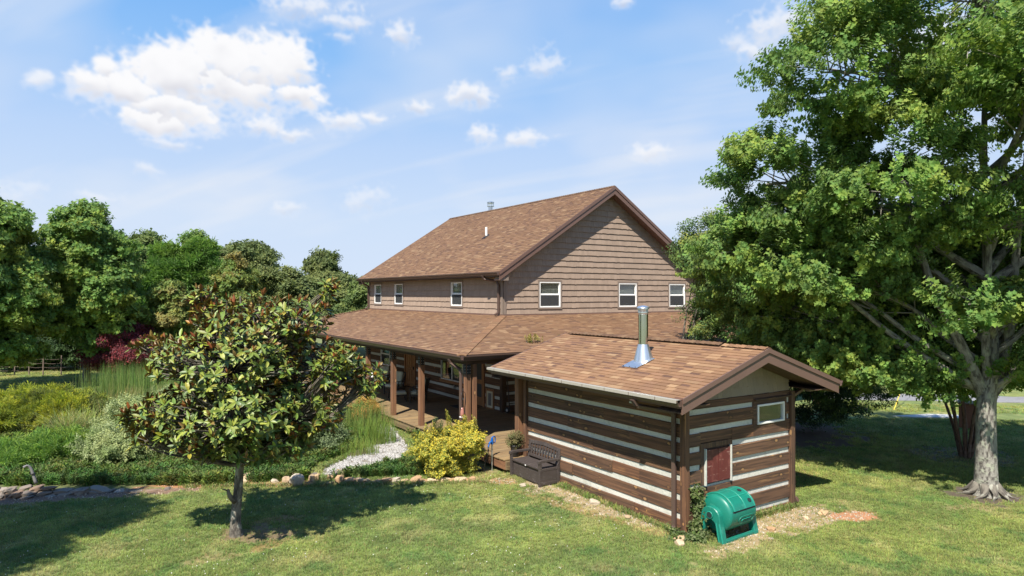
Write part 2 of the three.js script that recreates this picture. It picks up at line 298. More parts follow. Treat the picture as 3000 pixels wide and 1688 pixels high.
// shakes on a wall frame; span(v): [u0, u1]; open: [u0, u1, v0, v1] left free
function shakes(m4, vTop, vBase, course, span, open, pieces, color) {
  const f = (u, v, t) => V(u, v, t).applyMatrix4(m4);
  for (let i = 0; vBase + i * course < vTop; i++) {
    const v0 = vBase + i * course, v1 = v0 + course + 0.02, [s0, s1] = span(v0), [t0, t1] = span(Math.min(v1, vTop));
    let u = s0 - RS() * 0.1;
    while (u < s1) {
      const w = 0.09 + 0.13 * RS(), drop = RS() < 0.3 ? 0.012 * RS() + 0.006 : 0.004 * RS(), k = 0.92 + 0.16 * RS();
      const runs = [[Math.max(u + 0.0015, s0), Math.min(u + w - 0.0015, s1), v0 - drop, v1]];
      for (const [a, b, c, d] of open) for (let j = runs.length - 1; j >= 0; j--) {
        const [p, q, r, s] = runs[j]; if (q <= a || p >= b || s <= c || r >= d) continue; runs.splice(j, 1);
        if (p < a - 0.01) runs.push([p, a, r, s]); if (q > b + 0.01) runs.push([b, q, r, s]); if (s > d + 0.03) runs.push([Math.max(p, a), Math.min(q, b), Math.max(d, r), s]); if (r < c - 0.03) runs.push([Math.max(p, a), Math.min(q, b), r, Math.min(s, c)]);
      }
      for (const [p, q, r, s] of runs) if (q - p > 0.008) {
        const cl = (x) => Math.min(t1, Math.max(t0, x)), Q = new Quads(); if (cl(q) - cl(p) < 0.003 && s > v0 + course) { if (q < t0 || p > t1) { u = u; } }
        wedge(Q, f, p, q, s >= v1 - 0.001 ? cl(p) : p, s >= v1 - 0.001 ? cl(q) : q, r, Math.min(s, vTop), 0.038 - 0.034 * Math.max(0, (r - v0) / course), 0.038 - 0.034 * Math.min(1, (s - v0) / course), color.map((c) => c * k));
        pieces.push({ q: Q, at: f((p + q) / 2, r, 0) });
      }
      u += w;
    }
  }
}
// boards and chinking on a wall frame, cut round openings; every run a piece
const bowBox = (p, q, r, s, th) => { const n = Math.max(2, Math.round((q - p) / 0.5)), c = 0.01, prof = [[r, 0], [s, 0], [s, th - c], [s - c, th], [r + c, th], [r, th - c]], pos = [], idx = []; for (let i = 0; i <= n; i++) for (const [y, z] of prof) pos.push(lerp(p, q, i / n), y, z); for (let i = 0; i < n; i++) for (let k = 0; k < 6; k++) { const a = i * 6 + k, b = i * 6 + (k + 1) % 6, e = a + 6, f = b + 6; idx.push(a, e, b, b, e, f); } for (let k = 1; k < 5; k++) idx.push(0, k, k + 1, n * 6, n * 6 + k + 1, n * 6 + k); const g = new THREE.BufferGeometry(); g.setAttribute('position', new THREE.Float32BufferAttribute(pos, 3)); g.setIndex(idx); const o = g.toNonIndexed(); o.computeVertexNormals(); return o; };
function logWall(parent, m4, courses, len, open, seed) {
  const R = rng(seed), f = new THREE.Matrix4().copy(m4);
  for (const { kind, y0, y1, joints = [] } of courses) {
    let cuts = [0, ...joints, len].sort((a, b) => a - b), runs = [];
    for (let i = 0; i < cuts.length - 1; i++) runs.push([cuts[i] + (i ? 0.003 : 0), cuts[i + 1], y0, y1]);
    for (const [a, b, c, d] of open) for (let j = runs.length - 1; j >= 0; j--) {
      const [p, q, r, s] = runs[j]; if (q <= a || p >= b || s <= c || r >= d) continue; runs.splice(j, 1);
      if (p < a - 0.02) runs.push([p, a, r, s]); if (q > b + 0.02) runs.push([b, q, r, s]);
      if (s > d + 0.02) runs.push([Math.max(p, a), Math.min(q, b), d, s]); if (r < c - 0.02) runs.push([Math.max(p, a), Math.min(q, b), r, c]);
    }
    for (const [p, q, r, s] of runs) {
      const log = kind === 'log', th = log ? 0.048 + 0.022 * R() : 0.028 + 0.004 * R(), wob = () => (log ? 0 : (R() - 0.5) * 0.012);
      let g = log ? bowBox(p, q, r, s, th) : extrude([[p, r + wob()], [lerp(p, q, 0.33), r + wob()], [lerp(p, q, 0.7), r + wob()], [q, r + wob()], [q, s + wob()], [lerp(p, q, 0.6), s + wob()], [lerp(p, q, 0.3), s + wob()], [p, s + wob()]], th);
      if (log) { const p = g.attributes.position, ph = R() * 6, am = 0.004 + 0.007 * R(); for (let i = 0; i < p.count; i++) { const x = p.getX(i), y = p.getY(i); p.setY(i, y + am * Math.sin(x * 1.3 + ph) * (y > (r + s) / 2 ? 1 : 0.6)); } }
      g = grain(g, 0, R() * 5, R() * 3).applyMatrix4(f);
      partW(parent, log ? 'log' : 'chinking', g, log ? M.log[Math.floor(R() * 4)] : M.chink[Math.floor(R() * 3)]);
    }
  }
}
// a sash window in a wall opening; local frame of the wall, u0..u1, v0..v1
function sashWindow(parent, m4, u0, u1, v0, v1, kind, trim) {
  const P = (g, mat, name, to) => partW(to, name, g.applyMatrix4(m4), mat), w = u1 - u0, h = v1 - v0, cu = (u0 + u1) / 2, cv = (v0 + v1) / 2, t = 0.045;
  const win = P(merge([rbox(w, t, 0.09, 0.006, cu, v0 + t / 2, 0.0), rbox(w, t, 0.09, 0.006, cu, v1 - t / 2, 0.0), rbox(t, h - 2 * t, 0.09, 0.006, u0 + t / 2, cv, 0.0), rbox(t, h - 2 * t, 0.09, 0.006, u1 - t / 2, cv, 0.0)]), M.vinyl, 'window', parent);
  const i0 = u0 + t, i1 = u1 - t, j0 = v0 + t, j1 = v1 - t;
  if (kind === 'hung' || kind === 'hung_bare') {
    P(rbox(i1 - i0, 0.05, 0.05, 0.005, cu, cv, -0.005), M.vinyl, 'meeting_rail', win);
    for (const [b, c, z] of [[j0, cv - 0.025, 0.004], [cv + 0.025, j1, -0.018]]) { P(box(i1 - i0, c - b, 0.006, cu, (b + c) / 2, z), M.glass, 'pane', win); P(merge([box(0.025, c - b, 0.03, i0 + 0.0125, (b + c) / 2, z), box(0.025, c - b, 0.03, i1 - 0.0125, (b + c) / 2, z), box(i1 - i0, 0.025, 0.028, cu, b + 0.0125, z)]), M.vinyl, 'sash', win); }
    P(box(i1 - i0 - 0.05, cv - j0 - 0.03, 0.003, cu, (j0 + cv) / 2, 0.02), new THREE.MeshStandardMaterial({ color: rgb(0.05, 0.053, 0.056), roughness: 0.8, transparent: true, opacity: 0.6 }), 'insect_screen', win);
    if (kind === 'hung') for (let y = cv + 0.05; y < j1; y += 0.05) P(box(i1 - i0 - 0.02, 0.026, 0.006).rotateX(0.5).translate(cu, y, -0.075), M.blind, 'blind_slat', win);
  } else if (kind === 'slider') {
    P(rbox(0.07, j1 - j0, 0.055, 0.005, cu, (j0 + j1) / 2, 0), M.vinyl, 'mullion', win); const tr = j1 - 0.24;
    for (const [a, b] of [[i0, cu - 0.035], [cu + 0.035, i1]]) { P(rbox(b - a, 0.055, 0.05, 0.004, (a + b) / 2, tr, 0), M.vinyl, 'transom_bar', win); P(box(b - a, tr - 0.0275 - j0, 0.006, (a + b) / 2, (j0 + tr - 0.0275) / 2, 0), M.glass, 'pane', win); P(box(b - a, j1 - tr - 0.0275, 0.006, (a + b) / 2, (j1 + tr + 0.0275) / 2, 0), M.glass, 'pane', win); }
  } else P(box(i1 - i0, j1 - j0, 0.006, cu, (j0 + j1) / 2, 0), M.glass, 'pane', win);
  if (trim) P(merge([rbox(w + 0.14, 0.08, 0.035, 0.004, cu, v1 + 0.04, 0.03), rbox(w + 0.14, 0.07, 0.04, 0.004, cu, v0 - 0.035, 0.03), rbox(0.07, h, 0.032, 0.004, u0 - 0.035, cv, 0.03), rbox(0.07, h, 0.032, 0.004, u1 + 0.035, cv, 0.03)]), trim, 'trim', win);
  return win;
}
// K-style gutter: profile swept from A to B; out: horizontal outward direction
function gutter(A, B, out) {
  const prof = [[0, 0], [0, -0.125], [0.075, -0.125], [0.095, -0.085], [0.105, -0.05], [0.128, -0.03], [0.128, 0], [0.116, 0], [0.116, -0.024], [0.092, -0.046], [0.083, -0.082], [0.066, -0.113], [0.010, -0.113], [0.010, 0]];
  const L = B.clone().sub(A).length(), g = extrude(prof.slice().reverse(), L), d = out.clone().cross(UP);
  return grain(g, 2, 0.3, 0.2).applyMatrix4(new THREE.Matrix4().makeBasis(out, UP, d).setPosition(A.dot(d) < B.dot(d) ? A : B));
}
function downspout(points) { return merge(points.slice(0, -1).map((p, i) => { const q = points[i + 1], d = q.clone().sub(p), L = d.length(); d.normalize(); const g = rbox(0.075, L + 0.03, 0.095, 0.014); return g.applyMatrix4(new THREE.Matrix4().makeRotationFromQuaternion(new THREE.Quaternion().setFromUnitVectors(UP, d)).setPosition(p.clone().add(q).multiplyScalar(0.5))); })); }
const elbow = (c, dir, n = 7) => merge([...Array(n)].map((_, i) => rbox(0.085, 0.014, 0.105, 0.004).applyMatrix4(new THREE.Matrix4().makeTranslation(c.x + dir.x * i * 0.016, c.y - i * 0.017 - 0.02, c.z + dir.z * i * 0.016))));

// ---------------------------------------------------------------- the log house
const HX0 = 14.0, HX1 = 24.75, HZ0 = -21.93, HZ1 = -35.75, JOIN = 4.11, EAVE = 5.80, RIDGE = 9.53, RX = 19.36;
const house = thing('log_house', 'two storey log house with brown shingle roofs and a wraparound porch', 'house', V(19.4, 0, -28.8));
{
  // upper storey: shells with window openings, so that the rooms behind are real
  const frontWins = [[15.70, 16.75, 4.40, 5.43], [19.93, 20.98, 4.38, 5.41], [23.02, 24.05, 4.36, 5.40]];
  const sideWins = [[-34.96, -34.01], [-32.23, -31.24], [-26.12, -25.13]].map(([a, b]) => [a, b, 4.43, 5.45]);
  const hole = ([a, b, c, d]) => [[a, c], [a, d], [b, d], [b, c]], T = 0.14;
  const slope = (RIDGE - EAVE) / (RX - 13.56), under = (x) => Math.min(EAVE + slope * (x - 13.56), EAVE + slope * (25.16 - x)) - 0.12;
  const gableShape = [[HX0, 3.6], [HX1, 3.6], [HX1, under(HX1)], [RX, under(RX)], [HX0, under(HX0)]];
  const front = partW(house, 'front_wall', grain(extrude(gableShape, T, 0, frontWins.map(hole)).translate(0, 0, HZ0 - T), 0), M.wall);
  const left = partW(house, 'side_wall', grain(extrude([[HZ1, 0.4], [HZ0 - T, 0.4], [HZ0 - T, under(HX0)], [HZ1, under(HX0)]], T, 0, [...sideWins.map(hole), hole([-34.0, -32.8, 1.2, 2.35]), hole([-30.83, -29.75, 0.42, 2.42]), hole([-27.02, -25.0, 1.16, 2.35]), hole([-24.32, -23.32, 0.42, 2.42])]).applyMatrix4(basis(V(HX0 + T, 0, 0), V(0, 0, 1), UP, V(-1, 0, 0))), 2), M.wall);
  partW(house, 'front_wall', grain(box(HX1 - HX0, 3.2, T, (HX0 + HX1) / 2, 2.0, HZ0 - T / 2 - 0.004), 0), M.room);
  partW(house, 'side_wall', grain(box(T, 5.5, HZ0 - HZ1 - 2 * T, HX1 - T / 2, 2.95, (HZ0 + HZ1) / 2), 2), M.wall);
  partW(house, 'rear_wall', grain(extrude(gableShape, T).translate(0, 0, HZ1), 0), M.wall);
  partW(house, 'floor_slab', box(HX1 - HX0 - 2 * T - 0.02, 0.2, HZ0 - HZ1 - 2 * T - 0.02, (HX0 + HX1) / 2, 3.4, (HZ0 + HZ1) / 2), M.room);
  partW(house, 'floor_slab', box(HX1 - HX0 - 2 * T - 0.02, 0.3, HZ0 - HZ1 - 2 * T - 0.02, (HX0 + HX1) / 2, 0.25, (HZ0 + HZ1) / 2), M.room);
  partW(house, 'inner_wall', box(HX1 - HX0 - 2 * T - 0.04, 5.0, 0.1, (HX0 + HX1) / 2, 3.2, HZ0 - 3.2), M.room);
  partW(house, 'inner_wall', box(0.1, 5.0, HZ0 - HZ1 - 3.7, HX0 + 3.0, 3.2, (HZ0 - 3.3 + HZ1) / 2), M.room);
  const mF = onFront(0, 0, HZ0 + 0.002), mL = onLeft(HX0 - 0.002, 0, 0);
  for (const w of frontWins) sashWindow(front, mF, ...w, 'hung', M.trimLight);
  for (const w of sideWins) sashWindow(left, mL, ...w, 'hung', M.trimLight);
  const tr = ([a, b, c, d]) => [a - 0.075, b + 0.075, c - 0.075, d + 0.085], pieces = [], SHK = [0.290, 0.216, 0.165];
  shakes(mF, under(RX) - 0.02, JOIN + 0.03, 0.243, (v) => { const o = Math.max(0, (v - under(HX0)) / slope); return [HX0 + 0.1 + o, HX1 - 0.1 - o]; }, frontWins.map(tr), pieces, SHK);
  const nf = pieces.length;
  shakes(mL, under(HX0) - 0.03, JOIN + 0.03, 0.243, () => [HZ1 + 0.1, HZ0 - 0.1], sideWins.map(tr), pieces, SHK);
  pieces.forEach((p, i) => { p.front = i < nf; });
  lay((p) => (p.front ? front : left), house, pieces, 300, M.shake, 'shake', 'shake_siding');
  for (const [x, z] of [[HX0, HZ0], [HX1, HZ0], [HX0, HZ1]]) partW(house, 'corner_board', merge([rbox(0.12, 1.6, 0.03, 0.003, x + (x > 20 ? -0.06 : 0.06), JOIN + 0.75, z + (z > -30 ? 0.03 : -0.03)), rbox(0.03, 1.6, 0.14, 0.003, x + (x > 20 ? 0.03 : -0.03), JOIN + 0.75, z + (z > -30 ? -0.055 : 0.055))]), M.trimLight);
  partW(house, 'flashing', merge([box(HX1 - HX0 + 0.1, 0.06, 0.05, (HX0 + HX1) / 2, JOIN + 0.02, HZ0 + 0.035), box(0.05, 0.06, HZ0 - HZ1, HX0 - 0.035, JOIN + 0.02, (HZ0 + HZ1) / 2)]), M.trim);

  // main roof
  const zF = -21.5, zB = -36.3, run = RX - 13.56, SL = Math.hypot(run, RIDGE - EAVE), up = V(run, RIDGE - EAVE, 0).normalize(), upR = V(-run, RIDGE - EAVE, 0).normalize();
  const th = 0.16, prof = [[13.56, EAVE - 0.012], [RX, RIDGE - 0.012], [25.16, EAVE - 0.012], [25.16, EAVE - th], [RX, RIDGE - th - 0.05], [13.56, EAVE - th]];
  const roof = partW(house, 'main_roof', grain(extrude(prof, zF - zB - 0.06).translate(0, 0, zB + 0.03), 2), M.trim);
  const rp = [];
  shingles(V(13.54, EAVE - 0.01, zB), V(0, 0, 1), up, zF - zB, SL, () => 0, () => zF - zB, 0.79, rp);
  shingles(V(25.18, EAVE - 0.01, zF), V(0, 0, -1), upR, zF - zB, SL, () => 0, () => zF - zB, 0.79, rp);
  rp.forEach((p) => { p.back = p.at.x > RX; p.roof = 'main'; });
  const caps = []; capRow(roof, caps, M.shingle, 'ridge_cap', 0, V(RX, RIDGE + 0.0, zB), V(RX, RIDGE + 0.0, zF), 0.15, upR.clone().negate(), up.clone().negate(), 0.5);
  // rake boards in two steps, soffit, eave fascia
  for (const [z, s] of [[zF, 1], [zB, -1]]) for (const side of [1, -1]) {
    const e = side > 0 ? 13.56 : 25.16, rk = (a, b, zz, w) => extrude([[e, EAVE - a], [RX, RIDGE - a], [RX, RIDGE - b], [e, EAVE - b]], w).translate(0, 0, zz);
    partW(roof, 'rake_board', grain(rk(0.0, 0.34, s > 0 ? z - 0.028 : z, 0.03), 0), M.trim);
    partW(roof, 'rake_trim', grain(rk(-0.012, 0.13, s > 0 ? z + 0.004 : z - 0.03, 0.026), 0), M.trim);
    partW(roof, 'soffit', grain(rk(0.30, 0.325, s > 0 ? HZ0 + 0.03 : zB + 0.03, s > 0 ? zF - HZ0 - 0.06 : HZ1 - zB - 0.06), 0), M.trim);
  }
  partW(roof, 'eave_soffit', grain(merge([box(0.5, 0.02, zF - zB - 0.08, 13.78, EAVE - 0.20, (zF + zB) / 2), box(0.03, 0.19, zF - zB - 0.062, 13.545, EAVE - 0.115, (zF + zB) / 2)]), 2), M.trim);
  partW(roof, 'eave_return', grain(box(0.40, 0.20, 0.36, 13.80, EAVE - 0.245, zF - 0.22), 0), M.trimLight);
  partW(house, 'gutter', gutter(V(13.53, EAVE - 0.015, zB - 0.02), V(13.53, EAVE - 0.015, zF + 0.02), V(-1, 0, 0)), M.gutter);
  partW(house, 'downspout', merge([elbow(V(13.46, EAVE - 0.13, -22.6), V(0.6, 0, 0.2)), downspout([V(13.52, EAVE - 0.26, -22.58), V(13.86, EAVE - 0.36, -22.2), V(13.9, EAVE - 0.5, -22.12), V(13.9, JOIN + 0.12, -22.12), V(13.75, JOIN + 0.03, -22.12)])]), M.gutter);
  partW(house, 'downspout', merge([elbow(V(13.46, EAVE - 0.13, -35.6), V(0.6, 0, -0.1)), downspout([V(13.52, EAVE - 0.26, -35.6), V(13.88, EAVE - 0.42, -35.7), V(13.9, JOIN + 0.12, -35.7), V(13.75, JOIN + 0.03, -35.7)])]), M.gutter);
  // flue of the main roof, white plumbing vent
  const fl = V(19.9, 8.85, -32.5);
  const flue = partW(house, 'flue', cyl(0.13, 0.13, 1.25, 20, fl.x, fl.y + 0.4, fl.z), M.steel);
  partW(flue, 'flue_cap', merge([cyl(0.20, 0.20, 0.03, 20, fl.x, fl.y + 1.06, fl.z), cyl(0.19, 0.19, 0.03, 20, fl.x, fl.y + 1.22, fl.z), cyl(0.05, 0.2, 0.06, 20, fl.x, fl.y + 1.32, fl.z), cyl(0.205, 0.205, 0.04, 20, fl.x, fl.y + 1.28, fl.z), ...[...Array(8)].map((_, i) => cyl(0.012, 0.012, 0.25, 6, fl.x + 0.18 * Math.cos(i * 0.785), fl.y + 1.16, fl.z + 0.18 * Math.sin(i * 0.785)))]), M.galv);
  const vp = V(16.42, 0, -27.2), vy = EAVE + slope * (vp.x - 13.56);
  const vent = partW(house, 'plumbing_vent', cyl(0.055, 0.055, 0.55, 14, vp.x, vy + 0.18, vp.z), M.white);
  partW(vent, 'vent_flashing', merge([new THREE.ConeGeometry(0.13, 0.14, 14).translate(vp.x, vy + 0.05, vp.z), box(0.34, 0.012, 0.28).rotateZ(Math.atan(slope)).translate(vp.x - 0.03, vy + 0.012, vp.z)]), M.black);

  // porch roof on all four sides
  const px0 = 9.85, px1 = 28.9, pz0 = -17.75, pz1 = -39.93, pe = 3.10, dp = HX0 - px0, rise = JOIN - pe, PS = Math.hypot(dp, rise);
  const cx = [px0, px1], inner = { x0: HX0 - 0.05, x1: HX1 + 0.05, z0: HZ0 + 0.05, z1: HZ1 - 0.05 };
  const P4 = (a, b, c, d) => { const g = new THREE.BufferGeometry(), p = [a, b, c, a, c, d].flatMap((q) => [q.x, q.y - 0.012, q.z]), lo = [a, b, c, d].map((q) => V(q.x, q.y - 0.14, q.z)), pl = [lo[0], lo[2], lo[1], lo[0], lo[3], lo[2], lo[0], lo[1], V(b.x, b.y - 0.012, b.z), lo[0], V(b.x, b.y - 0.012, b.z), V(a.x, a.y - 0.012, a.z)].flatMap((q) => [q.x, q.y, q.z]); g.setAttribute('position', new THREE.Float32BufferAttribute([...p, ...pl], 3)); g.computeVertexNormals(); return grain(g, 0); };
  const A = V(px0, pe, pz0), B = V(px1, pe, pz0), C = V(px1, pe, pz1), D = V(px0, pe, pz1), a = V(inner.x0, JOIN, inner.z0), b = V(inner.x1, JOIN, inner.z0), c = V(inner.x1, JOIN, inner.z1), d = V(inner.x0, JOIN, inner.z1);
  const porch = {};
  for (const [k, ...q] of [['side', D, A, a, d], ['front', A, B, b, a], ['right', B, C, c, b], ['rear', C, D, d, c]]) porch[k] = partW(house, 'porch_roof', P4(...q), M.trim);
  const pp = [], sl = (q) => q.clone().normalize();
  const plane = (k, O, U, S, len, e0, e1) => { const from = pp.length; shingles(O, U, S, len, PS, (v) => e0 * v / PS, (v) => len - e1 * v / PS, k === 'front' ? 0.90 : 0.85, pp); for (let i = from; i < pp.length; i++) { pp[i].roof = k; pp[i].back = k === 'rear' || k === 'right'; } };
  plane('side', V(px0, pe, pz1), V(0, 0, 1), sl(V(dp, rise, 0)), pz0 - pz1, dp, dp);
  plane('front', V(px0, pe, pz0), V(1, 0, 0), sl(V(0, rise, -dp)), px1 - px0, dp, dp);
  const capH = [], hipN = [[A, a, V(0.25, 0.06, 0.97), V(-0.97, -0.06, -0.25)]];
  const along = (p, q) => q.clone().sub(p);
  for (const [p, q, l, r] of [[A, a, V(0, 0, -1), V(1, 0, 0)], [D, d, V(1, 0, 0), V(0, 0, 1)]]) {
    const u = along(p, q).normalize(), n1 = l.clone().addScaledVector(u, -l.dot(u)).normalize(), n2 = r.clone().addScaledVector(u, -r.dot(u)).normalize();
    n1.y -= 0.0; capRow(null, capH, null, '', 0, p, q, 0.15, n1.add(V(0, -0.02, 0)), n2.add(V(0, -0.02, 0)), 1.0);
  }
  capH.forEach((p) => { p.roof = 'cap'; }); caps.forEach((p) => { p.roof = 'main'; });
  lay((p) => (p.roof === 'main' ? roof : p.roof === 'side' ? porch.side : porch.front), house, [...pp, ...rp, ...caps], 300, M.shingle, 'shingle', 'roof_shingles');
  lay(() => porch.front, house, capH, 80, M.shingle, 'hip_cap', 'hip_caps');
  // porch eaves: fascia, gutters, ceiling, beams
  partW(house, 'porch_fascia', grain(merge([box(0.035, 0.17, pz0 - pz1 - 0.04, px0 + 0.02, pe - 0.10, (pz0 + pz1) / 2), box(px1 - px0 - 0.08, 0.17, 0.035, (px0 + px1) / 2, pe - 0.10, pz0 - 0.02)]), 2), M.trim);
  partW(house, 'gutter', gutter(V(px0 + 0.002, pe - 0.01, pz1), V(px0 + 0.002, pe - 0.01, pz0 + 0.12), V(-1, 0, 0)), M.gutter);
  partW(house, 'gutter', gutter(V(px1, pe - 0.01, pz0 - 0.002), V(px0 - 0.0, pe - 0.01, pz0 - 0.002), V(0, 0, 1)), M.gutter);
  partW(house, 'porch_ceiling', grain(merge([box(HX0 - px0 - 0.6, 0.03, pz0 - pz1 - 1.0, (px0 + HX0) / 2, 2.955, (pz0 + pz1) / 2), box(px1 - HX0 - 0.1, 0.03, pz0 - HZ0 - 0.08, (px1 + HX0) / 2, 2.955, (pz0 + HZ0) / 2)]), 0), M.orange);
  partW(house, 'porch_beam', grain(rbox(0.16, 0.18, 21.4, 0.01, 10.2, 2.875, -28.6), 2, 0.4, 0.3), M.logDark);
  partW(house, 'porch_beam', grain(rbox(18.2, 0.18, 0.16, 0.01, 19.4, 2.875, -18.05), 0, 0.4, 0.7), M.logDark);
  let ps = 5;
  const posts = [[10.2, -18.02], [10.2, -21.24], [10.2, -23.64], [10.2, -26.2], [10.2, -30.2], [10.2, -33.6], [10.2, -37.0], [10.2, -39.5], [14.6, -18.05], [19, -18.05], [23.4, -18.05], [28.4, -18.05]];
  for (const [x, z] of posts) {
    const R = rng(ps++), y0 = z < -25 && x < 11 ? -0.3 : -0.1, p = partW(house, 'porch_post', grain(rbox(0.17, 2.79 - y0, 0.17, 0.008, x, (2.79 + y0) / 2, z), 1, R() * 3, R() * 3), M.post);
    const pl = partW(p, 'bracket', box(0.012, 0.30, 0.13, x - 0.092, 2.64, z), M.black);
    partW(pl, 'bolts', merge([[-0.04, 0.09], [0.04, 0.09], [-0.04, 0], [0.04, 0], [-0.04, -0.09], [0.04, -0.09]].map(([dz, dy]) => cyl(0.012, 0.012, 0.012, 8).rotateZ(Math.PI / 2).translate(x - 0.103, 2.64 + dy, z + dz))), M.bolt);
    const pf_ = partW(p, 'bracket', box(0.13, 0.30, 0.012, x, 2.64, z + 0.092), M.black);
    partW(pf_, 'bolts', merge([[-0.04, 0.09], [0.04, 0.09], [-0.04, 0], [0.04, 0], [-0.04, -0.09], [0.04, -0.09]].map(([dx, dy]) => cyl(0.012, 0.012, 0.012, 8).rotateX(Math.PI / 2).translate(x + dx, 2.64 + dy, z + 0.103))), M.bolt);
  }
  partW(house, 'porch_post', grain(rbox(0.14, 2.88, 0.14, 0.008, 10.42, 1.345, -18.0), 1, 2, 3), M.post);
  partW(house, 'downspout', merge([elbow(V(9.80, 2.95, -18.45), V(0.5, 0, 0.2)), downspout([V(9.84, 2.82, -18.42), V(10.06, 2.62, -18.22), V(10.07, 2.5, -18.2), V(10.07, 0.1, -18.2)])]), M.gutter);
  // log walls under the porch: boards and chinking
  const courses = [];
  for (let i = 0; i < 7; i++) { const y = 0.16 + i * 0.40; courses.push({ kind: 'log', y0: y, y1: y + 0.275 }, { kind: 'chink', y0: y + 0.275, y1: y + 0.40 }); }
  for (const q of courses) if (q.y1 > 2.83) q.y1 = 2.83;
  const lo = onLeft(HX0 - 0.004, 0, HZ1), L = HZ0 - HZ1 - 0.002, o = (a, b, c, d) => [a - HZ1, b - HZ1, c, d];
  logWall(left, lo, courses.filter((q) => q.y0 < 2.8), L, [o(-34.0 - 0.02, -32.78, 1.06, 2.36), o(-30.92, -29.66, 0.3, 2.5), o(-27.12, -24.92, 1.02, 2.36), o(-24.42, -23.22, 0.3, 2.5), o(-23.12, -22.5, 0.34, 1.2)], 9);
  logWall(front, onFront(HX0, 0, HZ0 - 0.002), courses.filter((q) => q.y0 < 2.8).map((q) => ({ ...q, y0: q.y0 - 0.2 > 0.3 ? q.y0 - 0.2 : 0.3, y1: q.y1 - 0.2 })).filter((q) => q.y1 > q.y0 + 0.03), 7, [], 10);
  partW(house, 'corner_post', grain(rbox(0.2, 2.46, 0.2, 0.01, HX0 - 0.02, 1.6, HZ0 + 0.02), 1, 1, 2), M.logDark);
  const mD = onLeft(HX0 - 0.03, 0, 0);
  const w1 = sashWindow(left, mD, -34.0, -32.8, 1.20, 2.34, 'hung_bare', null), w2 = sashWindow(left, mD, -27.02, -25.0, 1.16, 2.34, 'slider', null);
  for (const [w, a, b, y] of [[w1, -34.0, -32.8, 1.2], [w2, -27.02, -25.0, 1.16]]) partW(w, 'sill', grain(rbox(b - a + 0.18, 0.12, 0.07, 0.006, (a + b) / 2, y - 0.06, 0.03), 0, 1, 2).applyMatrix4(mD), M.orange);
  // plank door and screen door
  const jamb = (to, a, b) => partW(to, 'door_frame', grain(merge([rbox(0.09, 2.08, 0.09, 0.006, a - 0.045, 1.44, 0.02), rbox(0.09, 2.08, 0.09, 0.006, b + 0.045, 1.44, 0.02), rbox(b - a + 0.18, 0.09, 0.09, 0.006, (a + b) / 2, 2.45, 0.022)]), 1, 3, 1).applyMatrix4(mD), M.orange);
  const d1 = partW(left, 'door', grain(box(1.08, 2.0, 0.035, -30.29, 1.42, -0.02), 1, 1, 1).applyMatrix4(mD), M.orangeDark); jamb(d1, -30.83, -29.75);
  for (let i = 0; i < 5; i++) partW(d1, 'plank', grain(rbox(0.185, 1.96, 0.02, 0.006, -30.73 + i * 0.215 - 0.01 + 0.02, 1.42, 0.008), 1, i * 0.7, i).applyMatrix4(mD), M.orange);
  for (const y of [0.62, 1.3, 2.2]) partW(d1, 'rail', grain(rbox(1.0, 0.16, 0.025, 0.006, -30.29, y, 0.03), 0, y, 1).applyMatrix4(mD), M.orange);
  partW(d1, 'door_handle', box(0.05, 0.14, 0.05, -29.86, 1.36, 0.06).applyMatrix4(mD), M.black);
  const d2 = partW(left, 'screen_door', grain(merge([rbox(0.15, 2.0, 0.04, 0.005, -24.24, 1.42, 0), rbox(0.15, 2.0, 0.04, 0.005, -23.40, 1.42, 0), rbox(0.69, 0.16, 0.038, 0.005, -23.82, 2.34, 0), rbox(0.69, 0.17, 0.038, 0.005, -23.82, 1.38, 0), rbox(0.69, 0.34, 0.038, 0.005, -23.82, 0.59, 0)]), 1, 2, 2).applyMatrix4(mD), M.orange); jamb(d2, -24.32, -23.32);
  for (const [y0, y1] of [[0.76, 1.295], [1.465, 2.26]]) partW(d2, 'screen_panel', box(0.69, y1 - y0, 0.012, -23.82, (y0 + y1) / 2, -0.004).applyMatrix4(mD), M.screen);
  partW(d2, 'door_handle', rbox(0.03, 0.2, 0.05, 0.008, -24.24, 1.34, 0.045).applyMatrix4(mD), M.black);
  const pd = partW(left, 'pet_door', grain(merge([rbox(0.08, 0.84, 0.06, 0.005, -23.07, 0.77, 0.02), rbox(0.08, 0.84, 0.06, 0.005, -22.55, 0.77, 0.02), rbox(0.44, 0.09, 0.06, 0.005, -22.81, 1.145, 0.02), rbox(0.44, 0.1, 0.06, 0.005, -22.81, 0.40, 0.02)]), 1, 1, 0).applyMatrix4(mD), M.orange);
  const pdf = partW(pd, 'pet_door_frame', merge([rbox(0.07, 0.64, 0.05, 0.005, -22.99, 0.775, 0.03), rbox(0.07, 0.64, 0.05, 0.005, -22.63, 0.775, 0.03), rbox(0.29, 0.07, 0.05, 0.005, -22.81, 1.06, 0.03), rbox(0.29, 0.07, 0.05, 0.005, -22.81, 0.49, 0.03)]).applyMatrix4(mD), std([0.62, 0.58, 0.42], 0.6));
  partW(pdf, 'pet_door_flap', box(0.29, 0.5, 0.014, -22.81, 0.775, 0.012).applyMatrix4(mD), std([0.16, 0.15, 0.15], 0.4));
  partW(house, 'wall_vent', merge([cyl(0.075, 0.075, 0.06, 18).rotateZ(Math.PI / 2).translate(HX0 - 0.08, 0.93, -25.75), cyl(0.05, 0.05, 0.02, 18).rotateZ(Math.PI / 2).translate(HX0 - 0.12, 0.93, -25.75)]), M.galv);
}

